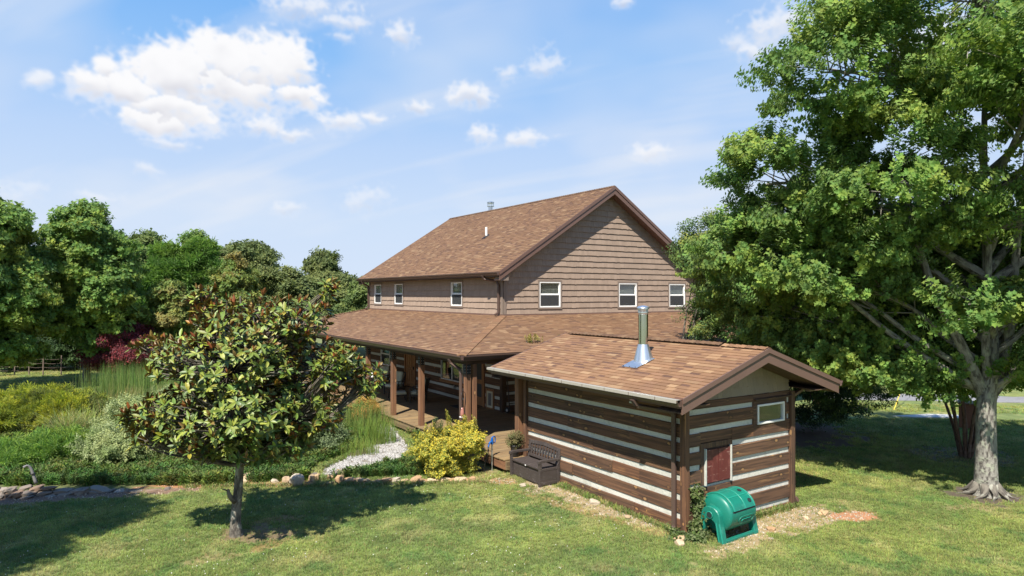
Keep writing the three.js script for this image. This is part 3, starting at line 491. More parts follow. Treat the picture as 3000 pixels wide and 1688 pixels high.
// ---------------------------------------------------------------- the log shed
const shed = thing('log_shed', 'small log striped shed with tan shingle roof and metal flue', 'shed', V(12.57, -0.1, -12.7));
{
  const x0 = 10.79, x1 = 14.36, z0 = -9.84, z1 = -15.63, rx = 12.575, ez0 = -9.10, ez1 = -16.15, e = 2.90, rg = 3.765, ex0 = 9.92, ex1 = 15.23, T = 0.1, k = (rg - e) / (rx - ex0);
  const hole = ([a, b, c, d]) => [[a, c], [a, d], [b, d], [b, c]], win = [13.09, 14.08, 1.97, 2.42];
  const under = (x) => e + k * (x < rx ? x - ex0 : ex1 - x) - 0.12;
  const shape = [[x0, -0.14], [x1, -0.14], [x1, under(x1)], [rx, under(rx)], [x0, under(x0)]];
  const fr = partW(shed, 'front_wall', grain(extrude(shape, T, 0, [hole(win)]).translate(0, 0, z0 - T), 0), M.wall);
  const lf = partW(shed, 'side_wall', grain(box(T, 2.98, z0 - z1 - T - 0.004, x0 + T / 2, 1.38, (z0 + z1 - T) / 2), 2), M.wall);
  partW(shed, 'side_wall', grain(box(T, 2.98, z0 - z1 - T - 0.004, x1 - T / 2, 1.38, (z0 + z1 - T) / 2), 2), M.wall);
  partW(shed, 'rear_wall', grain(extrude(shape, T).translate(0, 0, z1 - T), 0), M.wall);
  const rows = (chinks, top, bottom) => { const out = []; let y = bottom; for (const [a, b] of chinks) { out.push({ kind: 'log', y0: y, y1: a }, { kind: 'chink', y0: a, y1: b }); y = b; } out.push({ kind: 'log', y0: y, y1: top }); return out; };
  const R = rng(31), cl = rows([[0.21, 0.335], [0.61, 0.735], [1.01, 1.135], [1.41, 1.535], [1.805, 1.925], [2.20, 2.315]], 2.72, -0.14);
  cl.forEach((q, i) => { q.joints = q.kind === 'chink' ? [z1 + 0 < 0 ? -12.83 - z1 : 3] : [[1.35, 4.35], [2.1], [3.6, 4.5], [2.9], [1.9, 4.2], [3.3], [2.5, 4.4]][(i / 2) | 0]; });
  logWall(lf, onLeft(x0 - 0.002, 0, z1), cl, z0 - z1 - 0.003, [], 21);
  const cf = rows([[0.02, 0.13], [0.42, 0.53], [0.815, 0.93], [1.20, 1.325], [1.595, 1.715], [1.99, 2.11], [2.38, 2.50]], 2.66, -0.14), rel = (x) => x - x0;
  logWall(fr, onFront(x0, 0, z0 + 0.002), cf, x1 - x0, [[rel(12.96), rel(14.19), 1.90, 2.53], [rel(11.21), rel(12.23), 0.865, 1.76]], 22);
  // corner posts
  for (const [x, z] of [[x0 - 0.05, z0 + 0.05], [x1 + 0.01, z0 + 0.05], [x0 - 0.045, z1 + 0.02]]) partW(shed, 'corner_post', grain(rbox(0.145, 2.78, 0.145, 0.008, x, 1.25, z), 1, R() * 3, R() * 3), M.log[Math.floor(R() * 4)]);
  // window with its board surround
  const mW = onFront(0, 0, z0 + 0.05), ws = sashWindow(fr, mW, ...win, 'fixed', null);
  partW(ws, 'surround', grain(merge([rbox(1.23, 0.11, 0.04, 0.005, 13.575, 2.475, 0), rbox(1.23, 0.07, 0.04, 0.005, 13.575, 1.935, 0), rbox(0.13, 0.45, 0.04, 0.005, 13.025, 2.195, 0), rbox(0.11, 0.45, 0.04, 0.005, 14.135, 2.195, 0)]), 0, 1, 1).applyMatrix4(mW), M.log[1]);
  partW(ws, 'drip_board', grain(rbox(1.36, 0.03, 0.12, 0.005, 13.65, 2.545, 0.03), 0, 2, 1).applyMatrix4(mW), M.logDark);
  partW(shed, 'inner_wall', box(x1 - x0 - 2 * T - 0.02, 2.7, 0.05, rx, 1.25, z0 - 2.0), M.room);
  partW(shed, 'floor_slab', box(x1 - x0 - 2 * T - 0.02, 0.1, z0 - z1 - 2 * T - 0.02, rx, -0.09, (z0 + z1) / 2), M.room);
  // sliding red hatch
  const red = texture(256, 256, (u, v) => { const s = sm(0.55, 0.8, pf(u, v, 5, 9, 4, 4)), sc = sm(0.72, 0.8, pf(u, v, 40, 8, 14, 3)); return mix3(mix3([0.105, 0.020, 0.018], [0.15, 0.04, 0.032], s), [0.4, 0.25, 0.2], sc * 0.5); }, [0.8, 0.8]);
  const ht = partW(fr, 'hatch', grain(merge([box(0.385, 0.70, 0.03, 11.545, 1.255, 0.02), box(0.385, 0.70, 0.03, 11.945, 1.255, 0.02)]), 1).applyMatrix4(mW), std([1, 1, 1], 0.55, { map: red }));
  for (const [x, w] of [[11.335, 0.035], [12.155, 0.035]]) partW(ht, 'track', grain(rbox(w, 0.78, 0.06, 0.003, x, 1.25, 0.03), 1).applyMatrix4(mW), M.chink[1]);
  partW(ht, 'hatch_frame', grain(merge([rbox(0.11, 0.86, 0.05, 0.005, 11.262, 1.30, -0.01), rbox(0.06, 0.86, 0.05, 0.005, 12.205, 1.30, -0.01), rbox(1.02, 0.11, 0.052, 0.005, 11.72, 1.70, -0.01)]), 1, 1, 1).applyMatrix4(mW), M.log[1]);
  partW(ht, 'backing_board', box(0.8, 0.75, 0.02, 11.745, 1.27, -0.035).applyMatrix4(mW), M.logDark);
  partW(shed, 'vent_slot', box(0.16, 0.035, 0.01, 0, 0, 0).applyMatrix4(onLeft(x0 - 0.07, 2.47, -11.35)), M.galv);
  // gable shakes
  const gp = []; shakes(onFront(0, 0, z0 + 0.004), under(rx) - 0.01, 2.665, 0.20, (v) => { const o = Math.max(0, (v - under(x0)) / k); return [x0 + o + 0.02, x1 - o - 0.02]; }, [], gp, [0.27, 0.215, 0.155]);
  lay(() => fr, shed, gp, 300, M.shake, 'shake', 'shake_siding');
  // roof
  const prof = [[ex0, e - 0.012], [rx, rg - 0.012], [ex1, e - 0.012], [ex1, e - 0.13], [rx, rg - 0.15], [ex0, e - 0.13]];
  const roof = partW(shed, 'roof', grain(extrude(prof, ez0 - ez1 - 0.06).translate(0, 0, ez1 + 0.03), 2), M.trim), SL = Math.hypot(rx - ex0, rg - e), up = V(rx - ex0, rg - e, 0).normalize(), upR = V(ex0 - rx, rg - e, 0).normalize(), rp = [];
  shingles(V(ex0 - 0.02, e - 0.01, ez1), V(0, 0, 1), up, ez0 - ez1, SL, () => 0, () => ez0 - ez1, 1.04, rp, 1.02, 0.17);
  shingles(V(ex1 + 0.02, e - 0.01, ez0), V(0, 0, -1), upR, ez0 - ez1, SL, () => 0, () => ez0 - ez1, 1.04, rp, 1.02, 0.17);
  rp.forEach((p) => { p.back = p.at.x > rx; });
  lay(() => roof, shed, rp, 300, M.shingle, 'shingle', 'roof_shingles');
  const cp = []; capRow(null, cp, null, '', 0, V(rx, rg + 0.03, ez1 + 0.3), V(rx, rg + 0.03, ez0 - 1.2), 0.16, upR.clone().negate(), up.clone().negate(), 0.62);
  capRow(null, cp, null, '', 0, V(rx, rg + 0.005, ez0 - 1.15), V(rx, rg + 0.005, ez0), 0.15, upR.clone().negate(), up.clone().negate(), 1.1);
  lay(() => roof, shed, cp, 60, M.shingle, 'ridge_cap', 'ridge_caps');
  for (const [z, s] of [[ez0, 1], [ez1, -1]]) for (const side of [1, -1]) {
    const xe = side > 0 ? ex0 : ex1, rk = (a, b, zz, w) => extrude([[xe, e - a], [rx, rg - a], [rx, rg - b], [xe, e - b]], w).translate(0, 0, zz);
    partW(roof, 'rake_board', grain(rk(0.0, 0.30, s > 0 ? z - 0.028 : z, 0.03), 0), M.trim);
    partW(roof, 'rake_trim', grain(rk(-0.014, 0.085, s > 0 ? z + 0.004 : z - 0.03, 0.026), 0), M.trim);
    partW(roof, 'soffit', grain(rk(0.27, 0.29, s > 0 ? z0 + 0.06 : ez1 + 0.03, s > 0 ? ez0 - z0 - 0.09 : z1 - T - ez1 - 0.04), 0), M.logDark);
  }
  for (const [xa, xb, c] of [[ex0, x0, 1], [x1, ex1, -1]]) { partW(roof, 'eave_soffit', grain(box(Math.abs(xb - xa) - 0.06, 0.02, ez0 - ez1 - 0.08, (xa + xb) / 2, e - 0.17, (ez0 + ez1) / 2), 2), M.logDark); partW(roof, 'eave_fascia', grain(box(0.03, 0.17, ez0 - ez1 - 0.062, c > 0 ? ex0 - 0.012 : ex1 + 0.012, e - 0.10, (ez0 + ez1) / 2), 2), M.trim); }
  for (const x of [ex0 + 0.45, ex1 - 0.3]) partW(roof, 'rafter_tail', grain(rbox(0.4, 0.15, 0.12, 0.006, x + 0.1, e - 0.22 + 0.0, z0 + 0.09 + 0.1), 0), M.trimLight);
  partW(shed, 'gutter', gutter(V(ex0 - 0.028, e - 0.012, ez1), V(ex0 - 0.028, e - 0.012, ez0 + 0.01), V(-1, 0, 0)), M.gutter);
  const lip = partW(shed, 'gutter_guard', grain(merge([box(0.118, 0.006, ez0 - ez1 - 0.02, ex0 - 0.10, e - 0.006, (ez0 + ez1) / 2), box(0.008, 0.06, ez0 - ez1 - 0.02, ex0 - 0.162, e - 0.034, (ez0 + ez1) / 2)]), 2), M.gutterPale);
  partW(lip, 'straps', merge([...Array(9)].map((_, i) => box(0.012, 0.066, 0.012, ex0 - 0.164, e - 0.034, ez1 + 0.4 + i * 0.76))), M.gutter);
  partW(shed, 'gutter', gutter(V(ex1 + 0.028, e - 0.012, ez0 + 0.01), V(ex1 + 0.028, e - 0.012, ez1), V(1, 0, 0)), M.gutter);
  partW(shed, 'downspout', merge([elbow(V(ex0 - 0.12, e - 0.14, -10.35), V(0.8, 0, 0.15), 8), downspout([V(ex0 + 0.0, e - 0.29, -10.32), V(10.55, e - 0.42, -10.05), V(10.66, e - 0.5, -10.02), V(10.66, 0.05, -10.02), V(10.55, -0.06, -9.86)])]), M.gutter);
  partW(shed, 'downspout', merge([downspout([V(15.1, 2.62, -9.95), V(14.6, 2.45, -9.95)]), elbow(V(14.5, 0.12, -9.78), V(0.3, 0, 0.5), 6)]), M.trim);
  // metal flue: pipe, cap, flashing
  const fx = 11.40, fz = -11.68, fy = e + k * (fx - ex0);
  const flue = partW(shed, 'flue', merge([cyl(0.115, 0.115, 0.95, 28, fx, fy + 0.6, fz), cyl(0.120, 0.120, 0.02, 28, fx, fy + 0.80, fz), cyl(0.119, 0.119, 0.015, 28, fx, fy + 1.03, fz)]), M.steel);
  partW(flue, 'flue_cap', merge([cyl(0.125, 0.105, 0.05, 28, fx, fy + 1.085, fz), cyl(0.128, 0.128, 0.03, 28, fx, fy + 1.125, fz), ...[...Array(10)].map((_, i) => box(0.02, 0.09, 0.012).rotateY(-i * 0.628).translate(fx + 0.108 * Math.cos(i * 0.628), fy + 1.17, fz + 0.108 * Math.sin(i * 0.628))), cyl(0.145, 0.145, 0.022, 28, fx, fy + 1.215, fz), new THREE.SphereGeometry(0.15, 24, 8, 0, Math.PI * 2, 0, Math.PI / 2).scale(1, 0.42, 1).translate(fx, fy + 1.225, fz)]), M.galv);
  const cone = new THREE.CylinderGeometry(0.125, 0.25, 0.42, 28, 4).translate(fx, fy + 0.16, fz), cp_ = cone.attributes.position;
  for (let i = 0; i < cp_.count; i++) { const t = sm(fy + 0.37, fy - 0.05, cp_.getY(i)); cp_.setY(i, cp_.getY(i) + t * k * (cp_.getX(i) - fx)); } cone.computeVertexNormals();
  const fl = partW(flue, 'flashing', cone, M.galv), plate = rbox(0.62, 0.012, 0.50, 0.004).rotateZ(Math.atan(k)).translate(fx - 0.22, fy - 0.22 * k + 0.028, fz + 0.06);
  partW(fl, 'flashing_plate', plate, M.galv);
  partW(fl, 'screws', merge([[-0.5, -0.14], [-0.5, 0.06], [-0.5, 0.26]].map(([dx, dz]) => cyl(0.012, 0.012, 0.012, 6, fx + dx, fy + dx * k + 0.042, fz + dz))), M.iron);
  // roof post at the deck corner
  partW(shed, 'roof_post', grain(rbox(0.19, 2.4, 0.19, 0.01, 10.66, 1.6, -15.85), 1, 0.6, 1.2), M.post);
}

// ---------------------------------------------------------------- the deck round the house
const deck = thing('wooden_deck', 'weathered plank deck under the porch roof beside the shed', 'deck', V(12, 0, -25));
{
  const R = rng(61), dx0 = 10.0;
  for (let z = -15.95, i = 0; z > -30.5; z -= 0.146, i++) {
    const end = z > -21.85 ? 17.5 : 13.93, start = dx0 - 0.02 - R() * 0.012;
    partW(deck, 'plank', grain(rbox(end - start, 0.036, 0.139, 0.006, (start + end) / 2, 0.382 + R() * 0.003, z), 0, R() * 5, R() * 3), M.deck[Math.floor(R() * 4)]);
  }
  for (let z = -30.6; z > -39.7; z -= 0.146) partW(deck, 'plank', grain(box(3.9, 0.036, 0.139, 11.97, 0.382, z), 0, R() * 5, R() * 3), M.deck[Math.floor(R() * 4)]);
  for (const [a, b] of [[-15.585, -18.6], [-18.605, -21.15], [-21.33, -23.55], [-23.73, -26.1], [-26.3, -30.1], [-30.3, -35], [-35.01, -39.6]]) partW(deck, 'fascia_board', grain(rbox(0.045, 0.24, a - b, 0.006, dx0 + 0.03, 0.235, (a + b) / 2), 2, R() * 4, R() * 2), R() < 0.5 ? M.deck[1] : M.post);
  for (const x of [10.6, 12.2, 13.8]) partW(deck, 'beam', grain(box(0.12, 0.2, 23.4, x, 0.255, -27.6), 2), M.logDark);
  partW(deck, 'fascia_board', grain(rbox(0.76, 0.24, 0.045, 0.006, 10.40, 0.235, -15.56), 0), M.deck[1]);
  for (const z of [-15.804, -15.658]) partW(deck, 'plank', grain(rbox(0.755, 0.036, 0.139, 0.006, 10.365, 0.383, z), 0, R() * 5, R() * 3), M.deck[2]);
  for (const z of [-18.05, -21.24, -23.64, -26.2]) partW(deck, 'footing_block', new THREE.DodecahedronGeometry(0.26, 0).scale(1, 0.55, 1.1).translate(10.2, -0.02, z), std([0.36, 0.30, 0.2], 0.95));
}

// ---------------------------------------------------------------- the ground
const gy = (x, z) => -0.07 * sm(9.2, 11.5, x) * sm(-14.5, -11, z) + 0.05 * fbm(x * 0.09, z * 0.09, 5, 2) * sm(14, 22, Math.hypot(x - 10, z + 13)) - 0.05 * sm(15, 20, x);
// bare soil: [x, z, half length, half width, turn, kind, strength]
const SOIL = [
  [-1.2, -20.12, 4.6, 0.36, 0.345, 'brown', 1], [2.9, -18.95, 1.4, 0.3, 0.5, 'red', 0.85], [4.7, -17.95, 1.0, 0.3, 0.5, 'red', 0.8], [6.9, -16.75, 1.7, 0.22, 0.52, 'tan', 0.6],
  [3.25, -14.55, 0.8, 0.55, 0.3, 'brown', 0.75], [3.75, -15.2, 0.7, 0.3, 0.2, 'red', 0.5], [3.3, -13.75, 0.6, 0.2, -0.3, 'red', 0.45], [2.35, -13.6, 0.5, 0.25, 0, 'tan', 0.5],
  [10.35, -12.4, 2.2, 0.42, 1.45, 'tan', 0.78], [9.9, -11.9, 2.2, 0.25, 1.35, 'red', 0.45], [12.9, -9.15, 2.3, 0.55, 0.05, 'tan', 0.78], [14.75, -8.55, 0.55, 0.42, 0.5, 'red', 1], [11.3, -8.8, 1.4, 0.3, -0.1, 'tan', 0.7], [13.9, -8.75, 0.9, 0.35, 0.2, 'tan', 0.8],
  [9.6, -15.1, 0.45, 0.3, 0.8, 'red', 0.7], [9.3, -15.7, 0.5, 0.22, 0.2, 'tan', 0.6], [9.9, -13.9, 0.4, 0.3, 0.8, 'tan', 0.6], [8.7, -15.6, 0.8, 0.2, 0.5, 'tan', 0.6], [9.85, -17.0, 0.4, 1.2, 0, 'tan', 0.5],
  [19.35, -7.7, 0.95, 0.8, 0, 'mulch', 1], [18.1, -7.3, 0.8, 0.3, 0.4, 'tan', 0.5], [21.5, -15.2, 2.8, 2.6, 0, 'mulch', 1], [23.3, -9.9, 1.6, 1.3, 0.6, 'mulch', 0.7], [18.6, -12.2, 1.6, 0.6, 0.4, 'tan', 0.35], [17, -11.4, 1.0, 0.35, 0.5, 'red', 0.3], [0.3, -45, 1.0, 1.0, 0, 'mulch', 0.8],
];
const SOILS = { brown: [0.16, 0.095, 0.06], red: [0.33, 0.15, 0.07], tan: [0.30, 0.21, 0.115], mulch: [0.075, 0.055, 0.04] };
// the planting bed behind the rubble wall and along the deck
const bedEdge = (x) => (x < 4 ? -20.4 - (x + 1.4) * -0.36 : -18.45 - (x - 4) * -0.45);
const inBed = (x, z) => { const far = -31 - 2.2 * Math.sin(x * 0.5) - (x < 2 ? 1.5 : 0); return x < 9.95 && x > -14 && z < bedEdge(Math.max(x, -6)) - 0.05 && z > (x > 6 ? -27 : far) ? 1 : 0; };
const gravel = (x, z) => { const P = [[5.9, -18.3, 0.3], [6.6, -18.7, 0.6], [7.6, -19.2, 0.85], [8.6, -20.2, 0.8], [9.3, -21.7, 0.42], [9.7, -23.4, 0.28], [9.8, -25.5, 0.2]]; let best = -9; for (let i = 0; i < P.length - 1; i++) { const [ax, az, aw] = P[i], [bx, bz, bw] = P[i + 1], t = Math.max(0, Math.min(1, ((x - ax) * (bx - ax) + (z - az) * (bz - az)) / ((bx - ax) ** 2 + (bz - az) ** 2))); best = Math.max(best, lerp(aw, bw, t) - Math.hypot(x - lerp(ax, bx, t), z - lerp(az, bz, t))); } return best + 0.3 * fbm(x * 1.6, z * 1.6, 8, 3); };
function soilAt(x, z) {                                           // [cover 0..1, colour]
  let a = 0, c = SOILS.tan; const nz = fbm(x * 1.4, z * 1.4, 1, 4) * 0.9 + fbm(x * 6, z * 6, 2, 2) * 0.3;
  for (const [sx, sz, l, w, t, k, s] of SOIL) { const dx = x - sx, dz = z - sz, u = (dx * Math.cos(t) + dz * Math.sin(t)) / l, v = (-dx * Math.sin(t) + dz * Math.cos(t)) / w; if (Math.abs(u) > 2 || Math.abs(v) > 2) continue; const d = sm(1.25, 0.7, Math.hypot(u, v) + nz * 0.8) * s; if (d > a) { a = d; c = SOILS[k]; } }
  return [a, c];
}
const lawnTone = (x, z) => { const a = fbm(x * 0.22, z * 0.22, 4, 3), b = fbm(x * 1.1, z * 1.1, 6, 3), d = sm(0.1, 0.55, fbm(x * 0.5 + 9, z * 0.5, 12, 3) + 0.35 * b); let c = mix3([0.222, 0.258, 0.070], [0.158, 0.210, 0.058], sm(-0.35, 0.35, a)); c = mix3(c, [0.35, 0.31, 0.14], d * 0.5); c = mix3(c, [0.095, 0.175, 0.045], sm(0.18, 0.42, fbm(x * 0.8, z * 0.8 + 5, 23, 3)) * 0.7); return c.map((q) => q * (1 + 0.34 * b)); };
{
  const X0 = -22, X1 = 46, Z0 = -66, Z1 = 6, nx = 170, nz = 180, g = new THREE.PlaneGeometry(X1 - X0, Z1 - Z0, nx, nz).rotateX(-Math.PI / 2).translate((X0 + X1) / 2, 0, (Z0 + Z1) / 2), p = g.attributes.position;
  for (let i = 0; i < p.count; i++) p.setY(i, gy(p.getX(i), p.getZ(i)));
  g.computeVertexNormals();
  const map = texture(2048, 2048, (u, v) => {
    const x = lerp(X0, X1, u), z = lerp(Z1, Z0, v), [a, c] = soilAt(x, z); let q = lawnTone(x, z).map((k) => k * 0.72);
    const grit = 0.8 + 0.4 * hash(Math.floor(u * 2048), Math.floor(v * 2048), 3);
    if (inBed(x, z)) q = mix3(q, [0.075, 0.085, 0.03], 0.75);
    const gr = gravel(x, z); if (gr > 0) q = mix3(q, [0.19, 0.17, 0.135], sm(0, 0.25, gr));
    return mix3(q, c, a).map((k) => k * grit);
  });
  map.wrapS = map.wrapT = THREE.ClampToEdgeWrapping;
  structure('lawn', g, std([1, 1, 1], 0.95, { map }));
  const tile = texture(512, 512, (u, v) => { const a = pf(u, v, 6, 6, 70, 4), b = pf(u, v, 90, 90, 71, 2); return mix3([0.10, 0.135, 0.032], [0.15, 0.155, 0.055], a).map((k) => k * (0.7 + 0.6 * b)); }, [40, 40]);
  const far = new THREE.CircleGeometry(1500, 64).rotateX(-Math.PI / 2).translate(0, -0.22, 0); structure('ground', grain(far, 0), std([1, 1, 1], 0.95, { map: tile }));
}
// driveway and concrete pad beyond the right hand lawn
{
  const asphalt = texture(512, 512, (u, v) => { const k = 0.13 + 0.08 * pf(u, v, 80, 80, 2, 3) + 0.05 * pf(u, v, 5, 5, 3, 3); return [k, k, k * 1.04]; }, [4, 4]);
  const concrete = texture(512, 512, (u, v) => { const k = 0.46 + 0.10 * pf(u, v, 70, 70, 21, 3) + 0.10 * pf(u, v, 4, 4, 23, 3); return [k, k * 0.97, k * 0.92]; }, [3, 3]);
  const strip = (list, y, name, map) => { const s = new THREE.Shape(list.map(([r, f]) => { const q = pt(r, 0, f); return new THREE.Vector2(q.x, -q.z); })); const g = new THREE.ExtrudeGeometry(s, { depth: 0.04, bevelEnabled: false }).rotateX(-Math.PI / 2).translate(0, y, 0); return structure(name, grain(g, 0), std([1, 1, 1], 0.9, { map })); };
  strip([[15, 32.0], [22, 31.2], [34, 30.2], [34, 32.4], [22, 33.4], [15, 34.2]], -0.08, 'driveway', asphalt);
  strip([[15.5, 27.5], [16.3, 27.25], [17.4, 27.2], [18.3, 27.1], [18.3, 27.75], [17.2, 27.95]], -0.055, 'concrete_pad', concrete);
}
// loose white stones of the gravel path, soil grit and small stones by the shed: nobody could count them
function scatter(name, label, category, geo, mat, spots) {
  const m = lit(new THREE.InstancedMesh(geo, mat, spots.length)); m.name = numbered(name); m.userData = { kind: 'stuff', label, category };
  const o = new THREE.Object3D(), col = new THREE.Color();
  spots.forEach((s, i) => { o.position.set(s[0], s[1], s[2]); o.rotation.set(s[4] ?? 0, s[5] ?? 0, s[6] ?? 0); o.scale.setScalar(s[3]); if (s.length > 8) o.scale.set(s[3] * s[8], s[3] * s[9], s[3] * s[10]); o.updateMatrix(); m.setMatrixAt(i, o.matrix); if (s[7]) m.setColorAt(i, col.setRGB(...s[7])); });
  scene.add(m); return m;
}
function stoneGeo(seed, detail = 1, rough = 0.35) { const g = mergeVertices(new THREE.IcosahedronGeometry(1, detail).deleteAttribute('normal').deleteAttribute('uv')), p = g.attributes.position; for (let i = 0; i < p.count; i++) { const x = p.getX(i), y = p.getY(i), z = p.getZ(i), k = 1 + rough * n3(x * 1.1 + seed * 9.1, y * 1.1, z * 1.1) + 0.10 * n3(x * 3 + seed, y * 3, z * 3), q = (v) => Math.sign(v) * Math.min(Math.abs(v) * k, 0.82 + 0.1 * n3(seed, v, 4)); p.setXYZ(i, q(x), q(y), q(z)); } const f = g.toNonIndexed(); f.computeVertexNormals(); return f; }
{
  const R = rng(71), spots = [];
  for (let k = 0; k < 40000 && spots.length < 14000; k++) { const x = 5.5 + R() * 4.9, z = -17.8 - R() * 8.2, g = gravel(x, z); if (g < 0.03 * R() || g < 0.3 * R() ** 2) continue; const t = 0.19 + 0.26 * R(); if (n2(x * 2.3, z * 2.3) > 0.15 + 0.6 * R()) continue; spots.push([x, gy(x, z) + 0.008, z, 0.014 + 0.02 * R(), R() * 6, R() * 6, R() * 6, [t, t * 0.97, t * 0.92]]); }
  scatter('gravel', 'white gravel of the path leading to the porch deck', 'gravel', new THREE.IcosahedronGeometry(1, 0).scale(1, 0.6, 0.8), std([1, 1, 1], 0.85), spots);
  const sp = [];
  for (let k = 0; k < 60000 && sp.length < 5200; k++) { const x = R() < 0.72 ? 9.2 + R() * 6.4 : -2 + R() * 12, z = x > 9.2 ? -15.5 + R() * 7.6 : -21 + R() * 5, [a] = soilAt(x, z); if (a < 0.35 + 0.4 * R()) continue; if (x > 10.75 && x < 14.4 && z < -9.8) continue; const t = 0.55 + 0.6 * R(), warm = R(); sp.push([x, gy(x, z) + 0.004, z, 0.007 + 0.024 * R() ** 4, R() * 6, R() * 6, R() * 6, [0.40 * t, (0.30 + 0.07 * warm) * t, (0.19 + 0.12 * warm) * t]]); }
  scatter('soil_pebbles', 'small pale stones in bare soil round the shed', 'pebbles', new THREE.IcosahedronGeometry(1, 0).scale(1, 0.7, 0.85), std([1, 1, 1], 0.95), sp);
}
// ---------------------------------------------------------------- rubble wall and stone edging
const STONE = (() => { const map = texture(512, 512, (u, v) => { const k = 0.75 + 0.5 * pf(u, v, 8, 8, 81, 5), l = sm(0.6, 0.75, pf(u, v, 7, 7, 85, 4)); return mix3([k, k, k], [0.75, 0.8, 0.7], l * 0.5); }, [0.8, 0.8]); return { grey: [[0.19, 0.155, 0.125], [0.23, 0.19, 0.15], [0.14, 0.115, 0.095], [0.29, 0.245, 0.20], [0.19, 0.13, 0.09]].map((c) => std(c, 0.95, { map })), tan: [[0.42, 0.29, 0.165], [0.36, 0.26, 0.165], [0.47, 0.36, 0.24], [0.35, 0.22, 0.12], [0.40, 0.34, 0.26]].map((c) => std(c, 0.95, { map })) }; })();
const ROCKS = [...Array(8)].map((_, i) => grain(stoneGeo(i + 1, i % 3 ? 1 : 0, 0.5), 0));
{
  const R = rng(97), wall = thing('rubble_wall', 'low dry stacked wall of flat grey fieldstones edging the garden bed', 'stone wall', V(-0.5, 0, -20.6));
  const A = V(-6.5, 0, -22.55), B = V(2.2, 0, -19.42), L = A.distanceTo(B), dir = B.clone().sub(A).normalize(), nrm = V(-dir.z, 0, dir.x);
  for (let c = 0; c < 3; c++) for (let s = R() * 0.2; s < L - c * 1.4;) {
    const l = 0.12 + 0.42 * R() ** 1.5, h = 0.04 + 0.05 * R(), q = A.clone().addScaledVector(dir, s + l / 2), m = part(wall, 'stone', ROCKS[Math.floor(R() * 8)], STONE.grey[Math.floor(R() * 5)]);
    q.addScaledVector(nrm, 0.26 - c * 0.10 + (R() - 0.5) * 0.16); m.position.set(q.x + 0.5, gy(q.x, q.z) - 0.005 + c * 0.07 + (R() - 0.5) * 0.05, q.z + 20.6); m.scale.set(l * 0.62, h, 0.15 + 0.10 * R()); m.rotation.set((R() - 0.5) * 0.3, Math.atan2(-dir.z, dir.x) + (R() - 0.5) * 0.9, (R() - 0.5) * 0.5);
    s += l * 0.95;
  }
  const edge = thing('stone_edging', 'line of chunky tan rocks edging the bed behind the magnolia trunk', 'stone edging', V(5, 0, -18));
  const rock = (x, z, w, h, tan = true) => { const m = part(edge, 'stone', ROCKS[Math.floor(R() * 8)], (tan ? STONE.tan : STONE.grey)[Math.floor(R() * 5)]); m.position.set(x - 5, gy(x, z) + h * 0.45, z + 18); m.scale.set(w, h, w * (0.6 + 0.3 * R())); m.rotation.set((R() - 0.5) * 0.4, R() * 6, (R() - 0.5) * 0.4); };
  for (let i = 0; i < 16; i++) { const t = i / 15; rock(lerp(2.35, 4.0, t) + (R() - 0.5) * 0.12, lerp(-19.7, -18.75, t) + (R() - 0.5) * 0.2, 0.13 + 0.11 * R(), 0.10 + 0.09 * R()); }
  for (let i = 0; i < 22; i++) { const t = R(); rock(lerp(4.3, 6.3, t) + (R() - 0.5) * 0.3, lerp(-18.55, -17.45, t) + (R() - 0.5) * 0.7, 0.08 + 0.11 * R(), 0.07 + 0.09 * R(), R() < 0.7); }
  rock(4.95, -17.72, 0.22, 0.2);
  for (let i = 0; i < 14; i++) { const t = i / 13; rock(lerp(6.2, 8.9, t) + (R() - 0.5) * 0.1, lerp(-17.25, -15.55, t) + (R() - 0.5) * 0.12, 0.15 + 0.10 * R(), 0.055 + 0.03 * R()); }
  const loose = [[10.35, -9.55, 0.16, 'pale angular rock lying just left of the composter'], [10.12, -9.35, 0.13, 'small pale rock nearest the lawn left of the composter'], [10.42, -12.3, 0.15, 'flat pale rock half way along the striped shed wall'], [10.4, -11.15, 0.12, 'pale rock between the shed wall middle and the downspout'], [12.45, -8.95, 0.11, 'tan rock lying just right of the composter'], [14.35, -8.95, 0.13, 'tan rock at the left rim of the orange soil patch'], [13.75, -9.0, 0.09, 'small pale rock below the shed window'], [9.75, -14.35, 0.11, 'flat pale stone in the grass in front of the bench']];
  loose.forEach(([x, z, w, label], i) => { const m = lit(new THREE.Mesh(ROCKS[i % 8], STONE.tan[(i * 2) % 5])); m.name = numbered('loose_rock'); m.userData = { label, category: 'rock', group: 'loose rocks round the shed' }; m.position.set(x, gy(x, z) + w * 0.25, z); m.scale.set(w, w * 0.55, w * 0.8); m.rotation.set(0.1, i * 1.3, 0.1); scene.add(m); });
}

